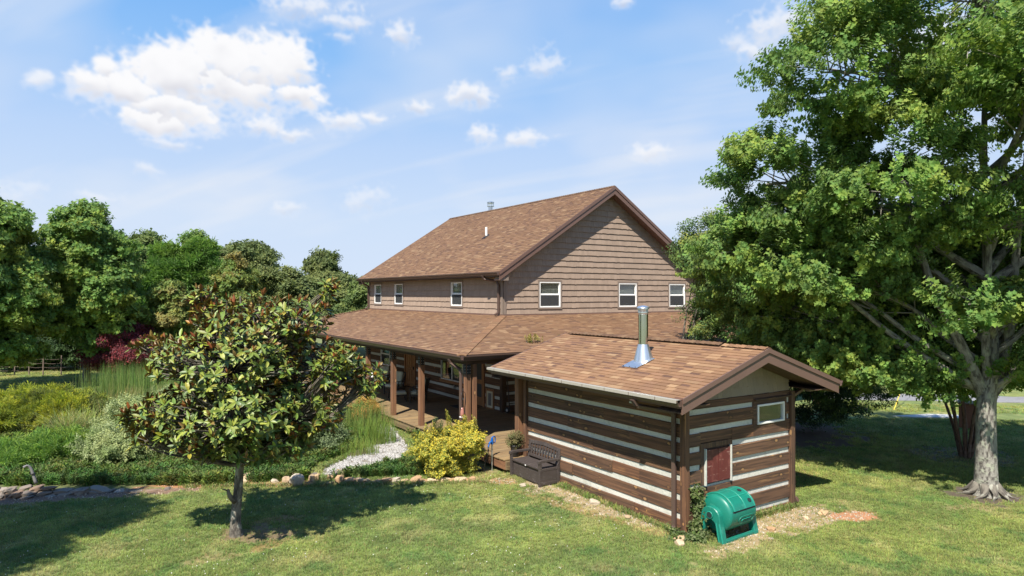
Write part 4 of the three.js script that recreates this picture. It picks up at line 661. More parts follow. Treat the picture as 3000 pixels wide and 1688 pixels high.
// ---------------------------------------------------------------- bench
{
  const b = thing('storage_bench', 'dark brown slatted storage bench against the striped shed wall', 'bench', V(10.40, gy(10.4, -14.7), -14.72), 0);
  const map = texture(256, 256, (u, v) => { const k = 0.75 + 0.35 * pf(u, v, 70, 5, 40, 3) + 0.22 * pf(u, v, 4, 4, 43, 4), s = sm(0.7, 0.82, pf(u, v, 20, 6, 47, 3)); return mix3([0.050 * k, 0.040 * k, 0.037 * k], [0.16, 0.15, 0.145], s * 0.4); }, [0.6, 0.6]);
  const m = std([1, 1, 1], 0.55, { map, bumpMap: map, bumpScale: 0.002 }), g = (q, ax = 1) => grain(q, ax, 0.2, 0.4), L = 1.40, fx = -0.31, bx = 0.27;
  const R = (w, h, d, x, y, z, r = 0.008) => rbox(w, h, d, r, x, y, z);
  const base = part(b, 'storage_box', g(R(0.5, 0.40, L - 0.1, -0.02, 0.22, 0, 0.01)), m);
  for (let i = 0; i < 12; i++) part(base, 'panel_board', g(R(0.014, 0.30, (L - 0.16) / 12 - 0.006, fx + 0.035, 0.20, -L / 2 + 0.08 + (i + 0.5) * (L - 0.16) / 12, 0.004)), m);
  for (const z of [-L / 2 + 0.035, L / 2 - 0.035]) {
    part(b, 'front_leg', g(merge([R(0.075, 0.60, 0.07, fx, 0.30, z, 0.012), R(0.06, 0.12, 0.066, fx - 0.004, 0.60, z, 0.02)])), m);
    part(b, 'back_leg', g(merge([R(0.075, 0.52, 0.07, bx, 0.26, z, 0.012), R(0.06, 0.44, 0.07, 0, 0, 0, 0.012).rotateZ(-0.16).translate(bx + 0.03, 0.70, z)])), m);
    const s = z > 0 ? 1 : -1; part(b, 'side_panel', g(merge([R(0.50, 0.34, 0.02, -0.02, 0.22, z + s * 0.012, 0.004), R(0.50, 0.07, 0.045, -0.02, 0.42, z + s * 0.005, 0.01), R(0.50, 0.08, 0.045, -0.02, 0.07, z + s * 0.005, 0.01)])), m);
    const arm = extrude([[fx - 0.06, 0.60], [fx - 0.055, 0.655], [fx + 0.02, 0.675], [bx + 0.04, 0.66], [bx + 0.04, 0.615], [fx + 0.03, 0.62], [fx + 0.0, 0.585]], 0.07, 0.006).translate(0, 0, z - 0.035); part(b, 'armrest', g(arm, 0), m);
  }
  const seat = part(b, 'seat_lid', g(R(0.56, 0.03, L - 0.15, -0.035, 0.435, 0), 2), m);
  for (let i = 0; i < 5; i++) part(seat, 'seat_slat', g(R(0.10, 0.016, L - 0.16, fx + 0.045 + i * 0.108, 0.455, 0, 0.005), 2), m);
  part(seat, 'latch', rbox(0.012, 0.03, 0.045, 0.004, fx - 0.012, 0.43, 0.02), M.white);
  const back = new THREE.Group(); back.name = 'backrest'; back.position.set(bx, 0.5, 0); back.rotation.z = -0.16; b.add(back);
  const top = extrude([[-L / 2 + 0.07, 0.32], [-L / 2 + 0.2, 0.335], [0, 0.365], [L / 2 - 0.2, 0.335], [L / 2 - 0.07, 0.32], [L / 2 - 0.07, 0.41], [L / 2 - 0.25, 0.425], [0, 0.46], [-L / 2 + 0.25, 0.425], [-L / 2 + 0.07, 0.41]], 0.04, 0.005).applyMatrix4(basis(V(0.02, 0, 0), V(0, 0, 1), UP, V(-1, 0, 0)));
  part(back, 'top_rail', g(top, 2), m); part(back, 'bottom_rail', g(R(0.04, 0.07, L - 0.14, 0, 0.02, 0), 2), m);
  for (let i = 0; i < 10; i++) part(back, 'back_slat', g(R(0.022, 0.30, 0.06, 0, 0.19, -L / 2 + 0.14 + i * (L - 0.28) / 9, 0.006)), m);
}
// ---------------------------------------------------------------- composter
{
  const gyC = gy(11.5, -9.3), c = thing('compost_tumbler', 'green plastic compost tumbler on a stand below the red hatch', 'composter', V(11.50, gyC, -9.30), 0.06); c.scale.set(1.22, 1.0, 1.05);
  const map = texture(256, 256, (u, v) => { const k = 0.85 + 0.3 * pf(u, v, 5, 5, 91, 4), s = sm(0.62, 0.8, pf(u, v, 9, 9, 95, 4)); return mix3([0.007 * k, 0.155 * k, 0.112 * k], [0.035, 0.22, 0.165], s * 0.6); }, [0.7, 0.7]);
  const green = std([1, 1, 1], 0.42, { map }), rimm = std([0.012, 0.215, 0.155], 0.42), dark = std([0.012, 0.022, 0.022], 0.6), W = 0.80, r = 0.372, cy = 0.53;
  // drum: twelve sides with rounded ends
  const prof = [[0.0, -0.40], [0.18, -0.40], [0.31, -0.378], [r - 0.012, -0.345], [r, -0.32], [r, 0.32], [r - 0.012, 0.345], [0.31, 0.378], [0.18, 0.40], [0.0, 0.40]];
  const drum = part(c, 'drum', grain(new THREE.LatheGeometry(prof.map(([a, b]) => new THREE.Vector2(a, b)), 36).rotateZ(Math.PI / 2).translate(0, cy, 0), 0), green);
  const arc = (r0, r1, a0, a1, n = 14) => { const o = []; for (let i = 0; i <= n; i++) { const a = lerp(a0, a1, i / n); o.push([Math.cos(a) * r1, Math.sin(a) * r1]); } for (let i = n; i >= 0; i--) { const a = lerp(a0, a1, i / n); o.push([Math.cos(a) * r0, Math.sin(a) * r0]); } return o; };
  const shell = (r0, r1, a0, a1, x0, x1, bev = 0.006) => extrude(arc(r0, r1, a0, a1), x1 - x0, bev).applyMatrix4(new THREE.Matrix4().makeBasis(V(0, 0, 1), V(0, 1, 0), V(-1, 0, 0)).setPosition(x1, cy, 0));
  const lid = part(drum, 'lid', grain(shell(r - 0.005, r + 0.022, 0.30, 2.35, -0.29, 0.29), 0), green);
  part(drum, 'lid_rib', merge([shell(r + 0.018, r + 0.034, 0.30, 2.35, -0.292, -0.268, 0.003), shell(r + 0.018, r + 0.034, 0.30, 2.35, 0.01, 0.032, 0.003), shell(r + 0.018, r + 0.03, 0.30, 2.35, 0.268, 0.292, 0.003), shell(r + 0.018, r + 0.032, 0.98, 1.03, -0.29, 0.29, 0.002), shell(r + 0.018, r + 0.032, 1.55, 1.60, -0.29, 0.29, 0.002)]), rimm);
  part(drum, 'lid_gap', shell(r - 0.02, r + 0.004, 0.20, 0.285, -0.30, 0.30, 0.001), dark);
  for (const [a, x] of [[0.62, 0.19], [1.28, 0.17]]) { const q = merge([cyl(0.042, 0.042, 0.02, 20)]).rotateX(Math.PI / 2 - a).translate(x, cy + Math.sin(a) * (r + 0.026), Math.cos(a) * (r + 0.026)); part(drum, 'vent_plug', q, dark); }
  const at = (a) => new THREE.Matrix4().makeRotationX(-a).setPosition(0, cy + Math.sin(a) * (r + 0.002), Math.cos(a) * (r + 0.002));
  const oval = (w, h, e, d) => { const s = new THREE.Shape(), p = new THREE.Path(); const go = (q, w2, h2) => { q.moveTo(-w2 + h2, -h2); q.lineTo(w2 - h2, -h2); q.absarc(w2 - h2, 0, h2, -Math.PI / 2, Math.PI / 2, false); q.lineTo(-w2 + h2, h2); q.absarc(-w2 + h2, 0, h2, Math.PI / 2, Math.PI * 1.5, false); }; go(s, w, h); go(p, w - e, h - e); s.holes.push(p); return new THREE.ExtrudeGeometry(s, { depth: d, bevelEnabled: false, curveSegments: 8 }); };
  part(drum, 'emblem', oval(0.135, 0.042, 0.007, 0.012).translate(0.07, 0, 0).applyMatrix4(at(-0.36)), rimm);
  part(drum, 'panel_line', oval(0.21, 0.085, 0.006, 0.008).translate(0.06, 0.01, 0).applyMatrix4(at(-0.30)), rimm);
  const font = await new FontLoader().loadAsync('fonts/droid/droid_sans_bold.typeface.json'), tg = new TextGeometry('Suncast', { font, size: 0.046, depth: 0.008, curveSegments: 3 }); tg.computeBoundingBox();
  part(drum, 'lettering', tg.translate(0.07 - tg.boundingBox.max.x / 2, -0.021, 0.001).applyMatrix4(at(-0.36)), rimm);
  for (const s of [-1, 1]) {
    const out = [], n = 14; out.push([-0.30, -0.02], [-0.19, -0.02], [-0.135, 0.30]); for (let i = 0; i <= n; i++) { const a = Math.PI - i / n * Math.PI; out.push([Math.cos(a) * 0.125, 0.35 + Math.sin(a) * 0.095]); } out.push([0.135, 0.30], [0.19, -0.02], [0.30, -0.02], [0.215, 0.40]); for (let i = 0; i <= n; i++) { const a = i / n * Math.PI; out.push([Math.cos(a) * 0.20, 0.50 + Math.sin(a) * 0.185]); } out.push([-0.215, 0.40]);
    const fr = extrude(out, 0.09, 0.012).applyMatrix4(new THREE.Matrix4().makeBasis(V(0, 0, 1), V(0, 1, 0), V(-1, 0, 0)).setPosition(s * 0.44 + 0.045, 0, 0));
    const f = part(c, 'side_frame', grain(fr, 1), green);
    for (const [k, zo] of [[1, 0.235], [-1, -0.235]]) part(f, 'frame_rib', merge([-0.025, 0.025].map((dx) => bar(V(s * 0.44 + s * 0.055, 0.02, zo + dx * 1.6 + k * 0.01), V(s * 0.44 + s * 0.055, 0.40, zo * 0.74 + dx * 1.4), 0.011, 6))), rimm);
    part(f, 'hub_cap', merge([cyl(0.062, 0.062, 0.03, 24).rotateZ(Math.PI / 2).translate(s * 0.505, cy, 0)]), dark); part(f, 'hub_ring', new THREE.TorusGeometry(0.066, 0.009, 8, 26).rotateY(Math.PI / 2).translate(s * 0.512, cy, 0), rimm);
  }
  for (const z of [0.25, -0.25]) part(c, 'base_bar', grain(merge([rbox(0.86, 0.07, 0.085, 0.016, 0, 0.03, z), rbox(0.86, 0.022, 0.02, 0.006, 0, 0.07, z + 0.02)]), 0), green);
}
// ---------------------------------------------------------------- hydrant, hoses, pot, things on the porch
{
  const hx = 9.92, hz = -16.12, h = thing('yard_hydrant', 'blue handled yard hydrant on a galvanised pipe by the deck', 'hydrant', V(hx, 0, hz)), blue = std([0.012, 0.10, 0.36], 0.4);
  part(h, 'pipe', cyl(0.021, 0.021, 0.80, 12, 0, 0.36, 0), M.galv);
  const head = part(h, 'head', merge([cyl(0.045, 0.04, 0.12, 14, 0, 0.80, 0), cyl(0.035, 0.035, 0.05, 14, 0, 0.88, 0), tube([V(0, 0.80, 0), V(-0.10, 0.80, 0.05), V(-0.16, 0.74, 0.08), V(-0.17, 0.68, 0.085)], [0.03, 0.028, 0.026, 0.026], 10)]), blue);
  part(head, 'handle', merge([tube([V(0, 0.90, 0), V(0.05, 0.935, -0.02), V(0.13, 0.92, -0.06), V(0.145, 0.83, -0.065), V(0.135, 0.76, -0.06)], [0.018, 0.018, 0.018, 0.016, 0.014], 8), bar(V(0.02, 0.79, 0), V(0.135, 0.76, -0.06), 0.013), bar(V(-0.02, 0.90, 0), V(0.03, 0.93, -0.01), 0.022)]), blue);
  const hose = thing('hydrant_hose', 'black hose hanging from the blue hydrant spout to the ground', 'hose', V(hx, 0, hz));
  part(hose, 'hose_tube', tube([V(-0.17, 0.70, 0.085), V(-0.19, 0.55, 0.09), V(-0.26, 0.3, 0.07), V(-0.30, 0.06, 0.0), V(-0.34, 0.02, -0.12), V(-0.48, 0.02, -0.3), V(-0.7, 0.02, -0.45)], [0.017], 8), M.black); part(hose, 'coupling', cyl(0.024, 0.024, 0.05, 12, -0.172, 0.675, 0.086), M.bolt);
  const R = rng(131), coil = thing('garden_hose', 'heap of grey green hose loops beside the yellow bush', 'hose', V(9.25, 0.0, -17.0)), gm = std([0.10, 0.135, 0.12], 0.45), pts = [];
  for (let i = 0; i < 46; i++) { const a = i * 0.83, rr = 0.28 + 0.16 * Math.sin(i * 1.7) + 0.08 * R(); pts.push(V(Math.cos(a) * rr * 1.3 + (R() - 0.5) * 0.12, 0.02 + 0.11 * R() + 0.05 * (i / 46), Math.sin(a) * rr + (R() - 0.5) * 0.12)); }
  part(coil, 'hose_tube', tube(pts, [0.015], 7), gm); part(coil, 'nozzle', cyl(0.018, 0.024, 0.14, 10).rotateZ(1.2).translate(0.55, 0.05, 0.1), M.bolt);
}
// ---------------------------------------------------------------- porch furniture
{
  const sage = (() => { const map = texture(256, 256, (u, v) => { const k = 0.85 + 0.15 * pf(u, v, 120, 120, 4, 2) + 0.2 * (pf(u, v, 4, 4, 6, 3) - 0.5); return [0.42 * k, 0.45 * k, 0.35 * k]; }, [0.6, 0.6]); return std([1, 1, 1], 0.95, { map }); })();
  const cushion = (w, h, d) => { const g = new RoundedBoxGeometry(w, h, d, 3, Math.min(h, d) * 0.42), p = g.attributes.position; for (let i = 0; i < p.count; i++) { const u = p.getX(i) / w * 2, v = (h < d ? p.getZ(i) / d : p.getY(i) / h) * 2, k = 1 + 0.18 * (1 - u * u) * (1 - v * v); if (h < d) p.setY(i, p.getY(i) * k); else p.setZ(i, p.getZ(i) * k); } g.computeVertexNormals(); return grain(g, 0); };
  function chair(label, pos, turn) {
    const c = thing('patio_chair', label, 'chair', pos, turn, 'cushioned chairs on the porch'), w = 0.33;
    for (const s of [-1, 1]) {
      part(c, 'leg', rbox(0.045, 0.58, 0.045, 0.006, s * w, 0.29, 0.30), M.iron); part(c, 'leg', merge([rbox(0.045, 0.42, 0.045, 0.006, s * w, 0.21, -0.26), rbox(0.045, 0.62, 0.04, 0.006, 0, 0, 0).rotateX(-0.22).translate(s * w, 0.68, -0.33)]), M.iron);
      part(c, 'armrest', merge([rbox(0.06, 0.028, 0.66, 0.008, s * w, 0.60, 0.02), rbox(0.03, 0.20, 0.03, 0.004, s * w, 0.48, 0.02)]), M.iron); part(c, 'side_rail', rbox(0.03, 0.05, 0.56, 0.005, s * w, 0.30, 0.02), M.iron);
    }
    part(c, 'seat_frame', merge([rbox(0.66, 0.05, 0.04, 0.005, 0, 0.30, 0.28), rbox(0.66, 0.05, 0.04, 0.005, 0, 0.30, -0.24), rbox(0.60, 0.02, 0.5, 0.005, 0, 0.31, 0.02), rbox(0.64, 0.02, 0.02, 0.003, 0, 0.12, 0.3)]), M.iron);
    part(c, 'back_frame', merge([rbox(0.64, 0.05, 0.035, 0.006, 0, 0.97, -0.395), ...[-0.22, -0.11, 0, 0.11, 0.22].map((x) => rbox(0.02, 0.58, 0.015, 0.003, 0, 0, 0).rotateX(-0.22).translate(x, 0.67, -0.335))]), M.iron);
    part(c, 'seat_cushion', cushion(0.60, 0.14, 0.58).translate(0, 0.40, 0.03), sage); part(c, 'back_cushion', cushion(0.58, 0.60, 0.15).rotateX(-0.22).translate(0, 0.72, -0.245), sage); return c;
  }
  chair('cushioned porch chair facing the yard between the two middle posts', V(12.35, 0.40, -28.55), -1.25);
  chair('cushioned porch chair seen from behind beside the dark side table', V(12.35, 0.40, -25.95), -2.25);
  chair('cushioned porch chair farthest back beside the side wall window', V(12.75, 0.40, -31.0), -0.9);
  const o = thing('ottoman', 'low ottoman with sage cushion in front of the porch chair', 'ottoman', V(11.75, 0.40, -26.55), -0.3);
  part(o, 'frame', merge([rbox(0.56, 0.05, 0.46, 0.006, 0, 0.27, 0)]), M.iron); for (const [a, b] of [[-1, -1], [-1, 1], [1, -1], [1, 1]]) part(o, 'leg', rbox(0.04, 0.27, 0.04, 0.005, a * 0.25, 0.135, b * 0.20), M.iron); part(o, 'seat_cushion', cushion(0.54, 0.13, 0.44).translate(0, 0.355, 0), sage);
  const t = thing('side_table', 'small dark slatted table between the porch chairs', 'table', V(11.95, 0.40, -27.35), 0.2);
  const tt = part(t, 'table_top', rbox(0.56, 0.02, 0.56, 0.006, 0, 0.44, 0), M.iron); for (let i = 0; i < 6; i++) part(tt, 'slat', rbox(0.56, 0.015, 0.08, 0.004, 0, 0.458, -0.235 + i * 0.094), M.iron); for (const [a, b] of [[-1, -1], [-1, 1], [1, -1], [1, 1]]) part(t, 'leg', rbox(0.04, 0.44, 0.04, 0.005, a * 0.25, 0.22, b * 0.25), M.iron);
  const mat = thing('door_mat', 'dark mat lying before the screen door', 'mat', V(13.3, 0.402, -23.75)); part(mat, 'pile', rbox(0.75, 0.014, 1.1, 0.004, 0, 0.008, 0), std([0.03, 0.026, 0.024], 1)); part(mat, 'border', merge([rbox(0.75, 0.016, 0.05, 0.004, 0, 0.01, 0.53), rbox(0.75, 0.016, 0.05, 0.004, 0, 0.01, -0.53)]), M.black);
  const dl = thing('hand_truck', 'dark hand truck standing in the shaded porch corner', 'hand truck', V(14.22, 0.40, -21.55), 0.15);
  part(dl, 'frame', merge([-0.19, 0.19].map((x) => tube([V(x, 0.06, 0), V(x, 1.0, -0.1), V(x, 1.65, -0.2)], [0.018], 8))), M.iron); for (const y of [0.35, 0.8, 1.3]) part(dl, 'cross_bar', bar(V(-0.19, y, -0.03 - y * 0.09), V(0.19, y, -0.03 - y * 0.09), 0.015), M.iron);
  for (const s of [-1, 1]) { const w = part(dl, 'wheel', new THREE.TorusGeometry(0.085, 0.035, 10, 22).rotateY(Math.PI / 2).translate(s * 0.25, 0.12, -0.08), M.black); part(w, 'wheel_hub', cyl(0.055, 0.055, 0.04, 16).rotateZ(Math.PI / 2).translate(s * 0.25, 0.12, -0.08), M.galv); } part(dl, 'toe_plate', rbox(0.42, 0.012, 0.26, 0.004, 0, 0.012, 0.14), M.iron);
  // scroll bracket with a hanging glass feeder on the corner post
  const br = thing('scroll_bracket', 'curled iron bracket on the porch corner post', 'bracket', V(10.2, 0, -18.02)), sp = []; for (let i = 0; i <= 26; i++) { const a = -0.6 + i * 0.33, r = 0.19 - i * 0.0058; sp.push(V(-0.10 - 0.12 + 0.0 + Math.cos(a) * r * 0.7, 1.83 + Math.sin(a) * r, 0.12 - Math.cos(a) * r * 0.3)); }
  part(br, 'scroll', tube(sp, [0.009], 7), M.iron); part(br, 'stem', tube([V(-0.09, 1.35, 0.0), V(-0.115, 1.5, 0.03), V(-0.10, 1.68, 0.07), sp[0]], [0.009], 7), M.iron); part(br, 'mount_plate', rbox(0.014, 0.22, 0.05, 0.003, -0.09, 1.35, 0.0), M.iron);
  const fd = thing('glass_feeder', 'pinkish glass bird feeder hanging from the iron scroll', 'bird feeder', V(9.96, 1.2, -17.9));
  part(fd, 'hanger', bar(V(0, 0.30, 0), V(0, 0.46, 0), 0.004), M.iron); part(fd, 'bottle', new THREE.LatheGeometry([[0.0, 0.02], [0.05, 0.03], [0.065, 0.09], [0.055, 0.2], [0.03, 0.27], [0.03, 0.30], [0, 0.305]].map(([a, b]) => new THREE.Vector2(a, b)), 18), std([0.34, 0.15, 0.12], 0.15)); part(fd, 'tray', new THREE.LatheGeometry([[0, 0], [0.09, 0], [0.10, 0.03], [0.09, 0.025], [0.085, 0.012], [0, 0.012]].map(([a, b]) => new THREE.Vector2(a, b)), 20), M.white);
  const sh = thing('shepherd_hook', 'thin black shepherd hook with small lantern at the deck edge', 'garden hook', V(10.12, 0.4, -25.2)); part(sh, 'rod', tube([V(0, 0, 0), V(0, 0.9, 0), V(0, 1.45, 0), V(-0.06, 1.58, 0), V(-0.14, 1.55, 0), V(-0.15, 1.47, 0)], [0.008], 6), M.iron); part(sh, 'lantern', merge([cyl(0.05, 0.06, 0.12, 8, -0.15, 1.34, 0), new THREE.ConeGeometry(0.07, 0.06, 8).translate(-0.15, 1.43, 0)]), M.white);
}

// ---------------------------------------------------------------- foliage
class Leaves { constructor() { this.p = []; this.c = []; }
  tri(a, b, c, col) { for (const q of [a, b, c]) { this.p.push(q.x, q.y, q.z); this.c.push(...col); } }
  // a leaf from o along d with face normal n
  leaf(o, d, n, L, W, kind, col) {
    const s = V().crossVectors(d, n).normalize(), at = (t, w, h) => o.clone().addScaledVector(d, t * L).addScaledVector(s, w * W).addScaledVector(n, h * L);
    if (kind === 'maple') { const O = [[0.02, 0], [0.06, 0.36], [0.30, 0.30], [0.50, 0.56], [0.62, 0.24], [1, 0]], m = at(0.38, 0, -0.03); for (const k of [1, -1]) for (let i = 0; i < 5; i++) { const a = at(O[i][0], O[i][1] * k, O[i][1] * 0.22 - 0.1 * O[i][0] ** 2), b = at(O[i + 1][0], O[i + 1][1] * k, O[i + 1][1] * 0.22 - 0.1 * O[i + 1][0] ** 2); k > 0 ? this.tri(m, a, b, col) : this.tri(m, b, a, col); } }
    else if (kind === 'broad') { const T = [0, 0.3, 0.65, 1], Wd = [0.05, 0.44, 0.42, 0]; for (let i = 0; i < 3; i++) for (const k of [1, -1]) { const f = (t) => -0.16 * t * t, a = at(T[i], 0, f(T[i])), b = at(T[i + 1], 0, f(T[i + 1])), c = at(T[i], Wd[i] * k, f(T[i]) + 0.10 * Wd[i]), e = at(T[i + 1], Wd[i + 1] * k, f(T[i + 1]) + 0.10 * Wd[i + 1]); if (k > 0) { this.tri(a, c, e, col); this.tri(a, e, b, col); } else { this.tri(a, e, c, col); this.tri(a, b, e, col); } } }
    else { const l = at(0.45, 0.5, 0.1), r = at(0.45, -0.5, 0.1), t = at(1, 0, -0.08); this.tri(o, l, t, col); this.tri(o, t, r, col); }
  }
  geo() { const g = new THREE.BufferGeometry(); g.setAttribute('position', new THREE.Float32BufferAttribute(this.p, 3)); g.setAttribute('color', new THREE.Float32BufferAttribute(this.c, 3)); g.computeVertexNormals(); return g; } }
const rdir = (R) => { const z = R() * 2 - 1, a = R() * 6.283, r = Math.sqrt(1 - z * z); return V(Math.cos(a) * r, z, Math.sin(a) * r); };
// a leafy twig, its stem along +y; tones: vertex colours to pick from
function twig(seed, n, L, W, kind, spread, tones, lift = 0.4, vary = 0.3) {
  const R = rng(seed), a = new Leaves();
  for (let i = 0; i < n; i++) {
    const h = (i + R()) / n, az = i * 2.4 + R(), out = V(Math.cos(az), lift + 0.7 * (R() - 0.4), Math.sin(az)).normalize(), nn = V(-Math.cos(az) * lift, 1, -Math.sin(az) * lift).addScaledVector(rdir(R), 0.55).normalize();
    nn.addScaledVector(out, -nn.dot(out)).normalize(); const k = 1 - vary / 2 + vary * R(), c = tones[Math.floor(R() * tones.length)], s = 0.75 + 0.5 * R();
    a.leaf(V(out.x * 0.12 * spread * R(), h * spread - spread * 0.4, out.z * 0.12 * spread * R()), out, nn, L * s, W * s, kind, c.map((q) => q * k));
  }
  return a.geo();
}
const foliage = (rough = 0.84, tr = 0.48) => new THREE.MeshPhysicalMaterial({ color: rgb(1, 1, 1), vertexColors: true, roughness: rough, transmission: tr, thickness: 0, side: THREE.DoubleSide, specularIntensity: 0.4 });
const LEAF = foliage(), GLOSSY = new THREE.MeshPhysicalMaterial({ color: rgb(1, 1, 1), vertexColors: true, roughness: 0.5, side: THREE.DoubleSide, ior: 1.5 });
const barkMap = (base, dark, lich, seed) => { const map = texture(512, 512, (u, v) => { const a = pf(u, v, 14, 5, seed, 5), b = pf(u, v, 60, 20, seed + 7, 3), l = sm(0.55, 0.68, pf(u, v, 7, 7, seed + 15, 4)); return mix3(mix3(dark, base, sm(0.3, 0.62, a * 0.65 + b * 0.35)), lich, l * 0.7); }, [1.2, 1.2]); const bump = texture(512, 512, (u, v) => 0.6 * pf(u, v, 14, 5, seed, 5) + 0.4 * pf(u, v, 60, 20, seed + 7, 3), [1.2, 1.2], false); return std([1, 1, 1], 0.95, { map, bumpMap: bump, bumpScale: 0.02 }); };
const BARK = { grey: barkMap([0.25, 0.24, 0.21], [0.07, 0.062, 0.055], [0.31, 0.33, 0.25], 3), dark: barkMap([0.15, 0.125, 0.10], [0.05, 0.04, 0.032], [0.22, 0.22, 0.17], 23), mottled: barkMap([0.16, 0.145, 0.12], [0.06, 0.052, 0.045], [0.34, 0.34, 0.29], 63), red: barkMap([0.13, 0.075, 0.05], [0.05, 0.03, 0.022], [0.16, 0.12, 0.09], 43) };
function crownMesh(parent, name, geo, mat, spots) {
  const m = lit(new THREE.InstancedMesh(geo, mat, spots.length)); m.name = name; m.userData.kind = 'stuff'; const o = new THREE.Object3D(), c = new THREE.Color();
  spots.forEach((s, i) => { o.position.copy(s.p); o.quaternion.copy(s.q); o.scale.setScalar(s.s); o.updateMatrix(); m.setMatrixAt(i, o.matrix); m.setColorAt(i, c.setRGB(...s.c)); }); parent.add(m); return m;
}
// leaf clumps in the lobes [centre, radii, clumps]; every clump holds `per` twigs spread over a flat pad
function clumps(R, lobes, per, pad, flat, tints, size = 1, shell = 0.5) {
  const spots = [], centres = [];
  lobes.forEach(([c, r, n], li) => { for (let i = 0; i < n; i++) {
    const d = rdir(R), k = Math.pow(lerp(shell, 1, R()), 0.7), q = V(c.x + d.x * r.x * k, c.y + d.y * r.y * k, c.z + d.z * r.z * k); centres.push([q, li]);
    const tint = tints[Math.floor(R() * tints.length)], tilt = V(d.x * 0.5, 1, d.z * 0.5).normalize(), pr = pad * (0.65 + 0.7 * R()), N = Math.round(per * (0.6 + 0.8 * R()));
    for (let j = 0; j < N; j++) {
      const e = rdir(R), kk = Math.cbrt(R()); e.multiplyScalar(pr * kk); e.y *= flat; e.addScaledVector(d, 0); const p = q.clone().add(e); p.y -= (e.x * tilt.x + e.z * tilt.z) * 0.6;
      const up = V(e.x, 0, e.z).multiplyScalar(0.6 / pr).addScaledVector(d, 0.65).add(V(0, 0.5, 0)).addScaledVector(rdir(R), 0.6).normalize(), v = 0.8 + 0.4 * R();
      spots.push({ p, q: new THREE.Quaternion().setFromUnitVectors(UP, up).multiply(new THREE.Quaternion().setFromAxisAngle(UP, R() * 6.28)), s: size * (0.75 + 0.5 * R()), c: tint.map((x) => x * v * 1.9) });
    }
  } });
  return { spots, centres };
}
function growTree(o) {                                            // everything in metres from the tree's foot
  const t = thing(o.name, o.label, 'tree', o.at, 0, o.group), R = rng(o.seed), { spots, centres } = clumps(R, o.lobes, o.per, o.pad, o.flat ?? 0.5, o.tints, o.size ?? 1, o.shell ?? 0.5);
  const wood = [], tp = o.trunk.map(([x, y, z]) => V(x, y, z)), curve = new THREE.CatmullRomCurve3(tp);
  wood.push(tube(tp, o.radii, o.sides ?? 14));
  for (const [path, rad] of o.extra ?? []) wood.push(tube(path, rad, 10));
  const limbs = o.lobes.map(([c, r], i) => { const far = Math.hypot(c.x, c.z), want = Math.max(o.fork, c.y - far * (o.steep ?? 0.75)), H = tp[tp.length - 1].y; let tt = 0; while (tt < 0.96 && curve.getPoint(tt).y < Math.min(want, H * 0.93)) tt += 0.01; const s = curve.getPoint(tt), m = s.clone().lerp(c, 0.5).add(V((R() - 0.5) * 0.5, far * 0.06 + 0.1, (R() - 0.5) * 0.5)), e = c.clone().addScaledVector(V(c.x - s.x, 0, c.z - s.z).normalize(), r.x * 0.4), rr = o.limb * (0.75 + 0.5 * R()); const path = [s, s.clone().lerp(m, 0.5).add(V(0, -far * 0.02, 0)), m, c.clone(), e]; wood.push(tube(path, [rr, rr * 0.72, rr * 0.45, rr * 0.22], 8)); return new THREE.CatmullRomCurve3(path); });
  const br = []; centres.forEach(([q, li], i) => { if (R() > (o.twiggy ?? 0.7)) return; const s = limbs[li].getPoint(0.4 + 0.55 * R()), m = s.clone().lerp(q, 0.5).add(V((R() - 0.5) * 0.3, -0.08 + 0.2 * R(), (R() - 0.5) * 0.3)); br.push(tube([s, m, q], [o.limb * 0.2, o.limb * 0.06], 5)); });
  part(t, 'trunk', merge(wood), o.bark); if (br.length) part(t, 'branches', merge(br), o.bark);
  crownMesh(t, 'crown', o.twig, o.mat ?? LEAF, spots); return t;
}
const lobeOf = (at, list) => list.map(([r, h, f, rx, ry, n]) => { const q = pt(r, h, f); return [V(q.x - at.x, q.y - at.y, q.z - at.z), V(rx, ry, rx), n]; });

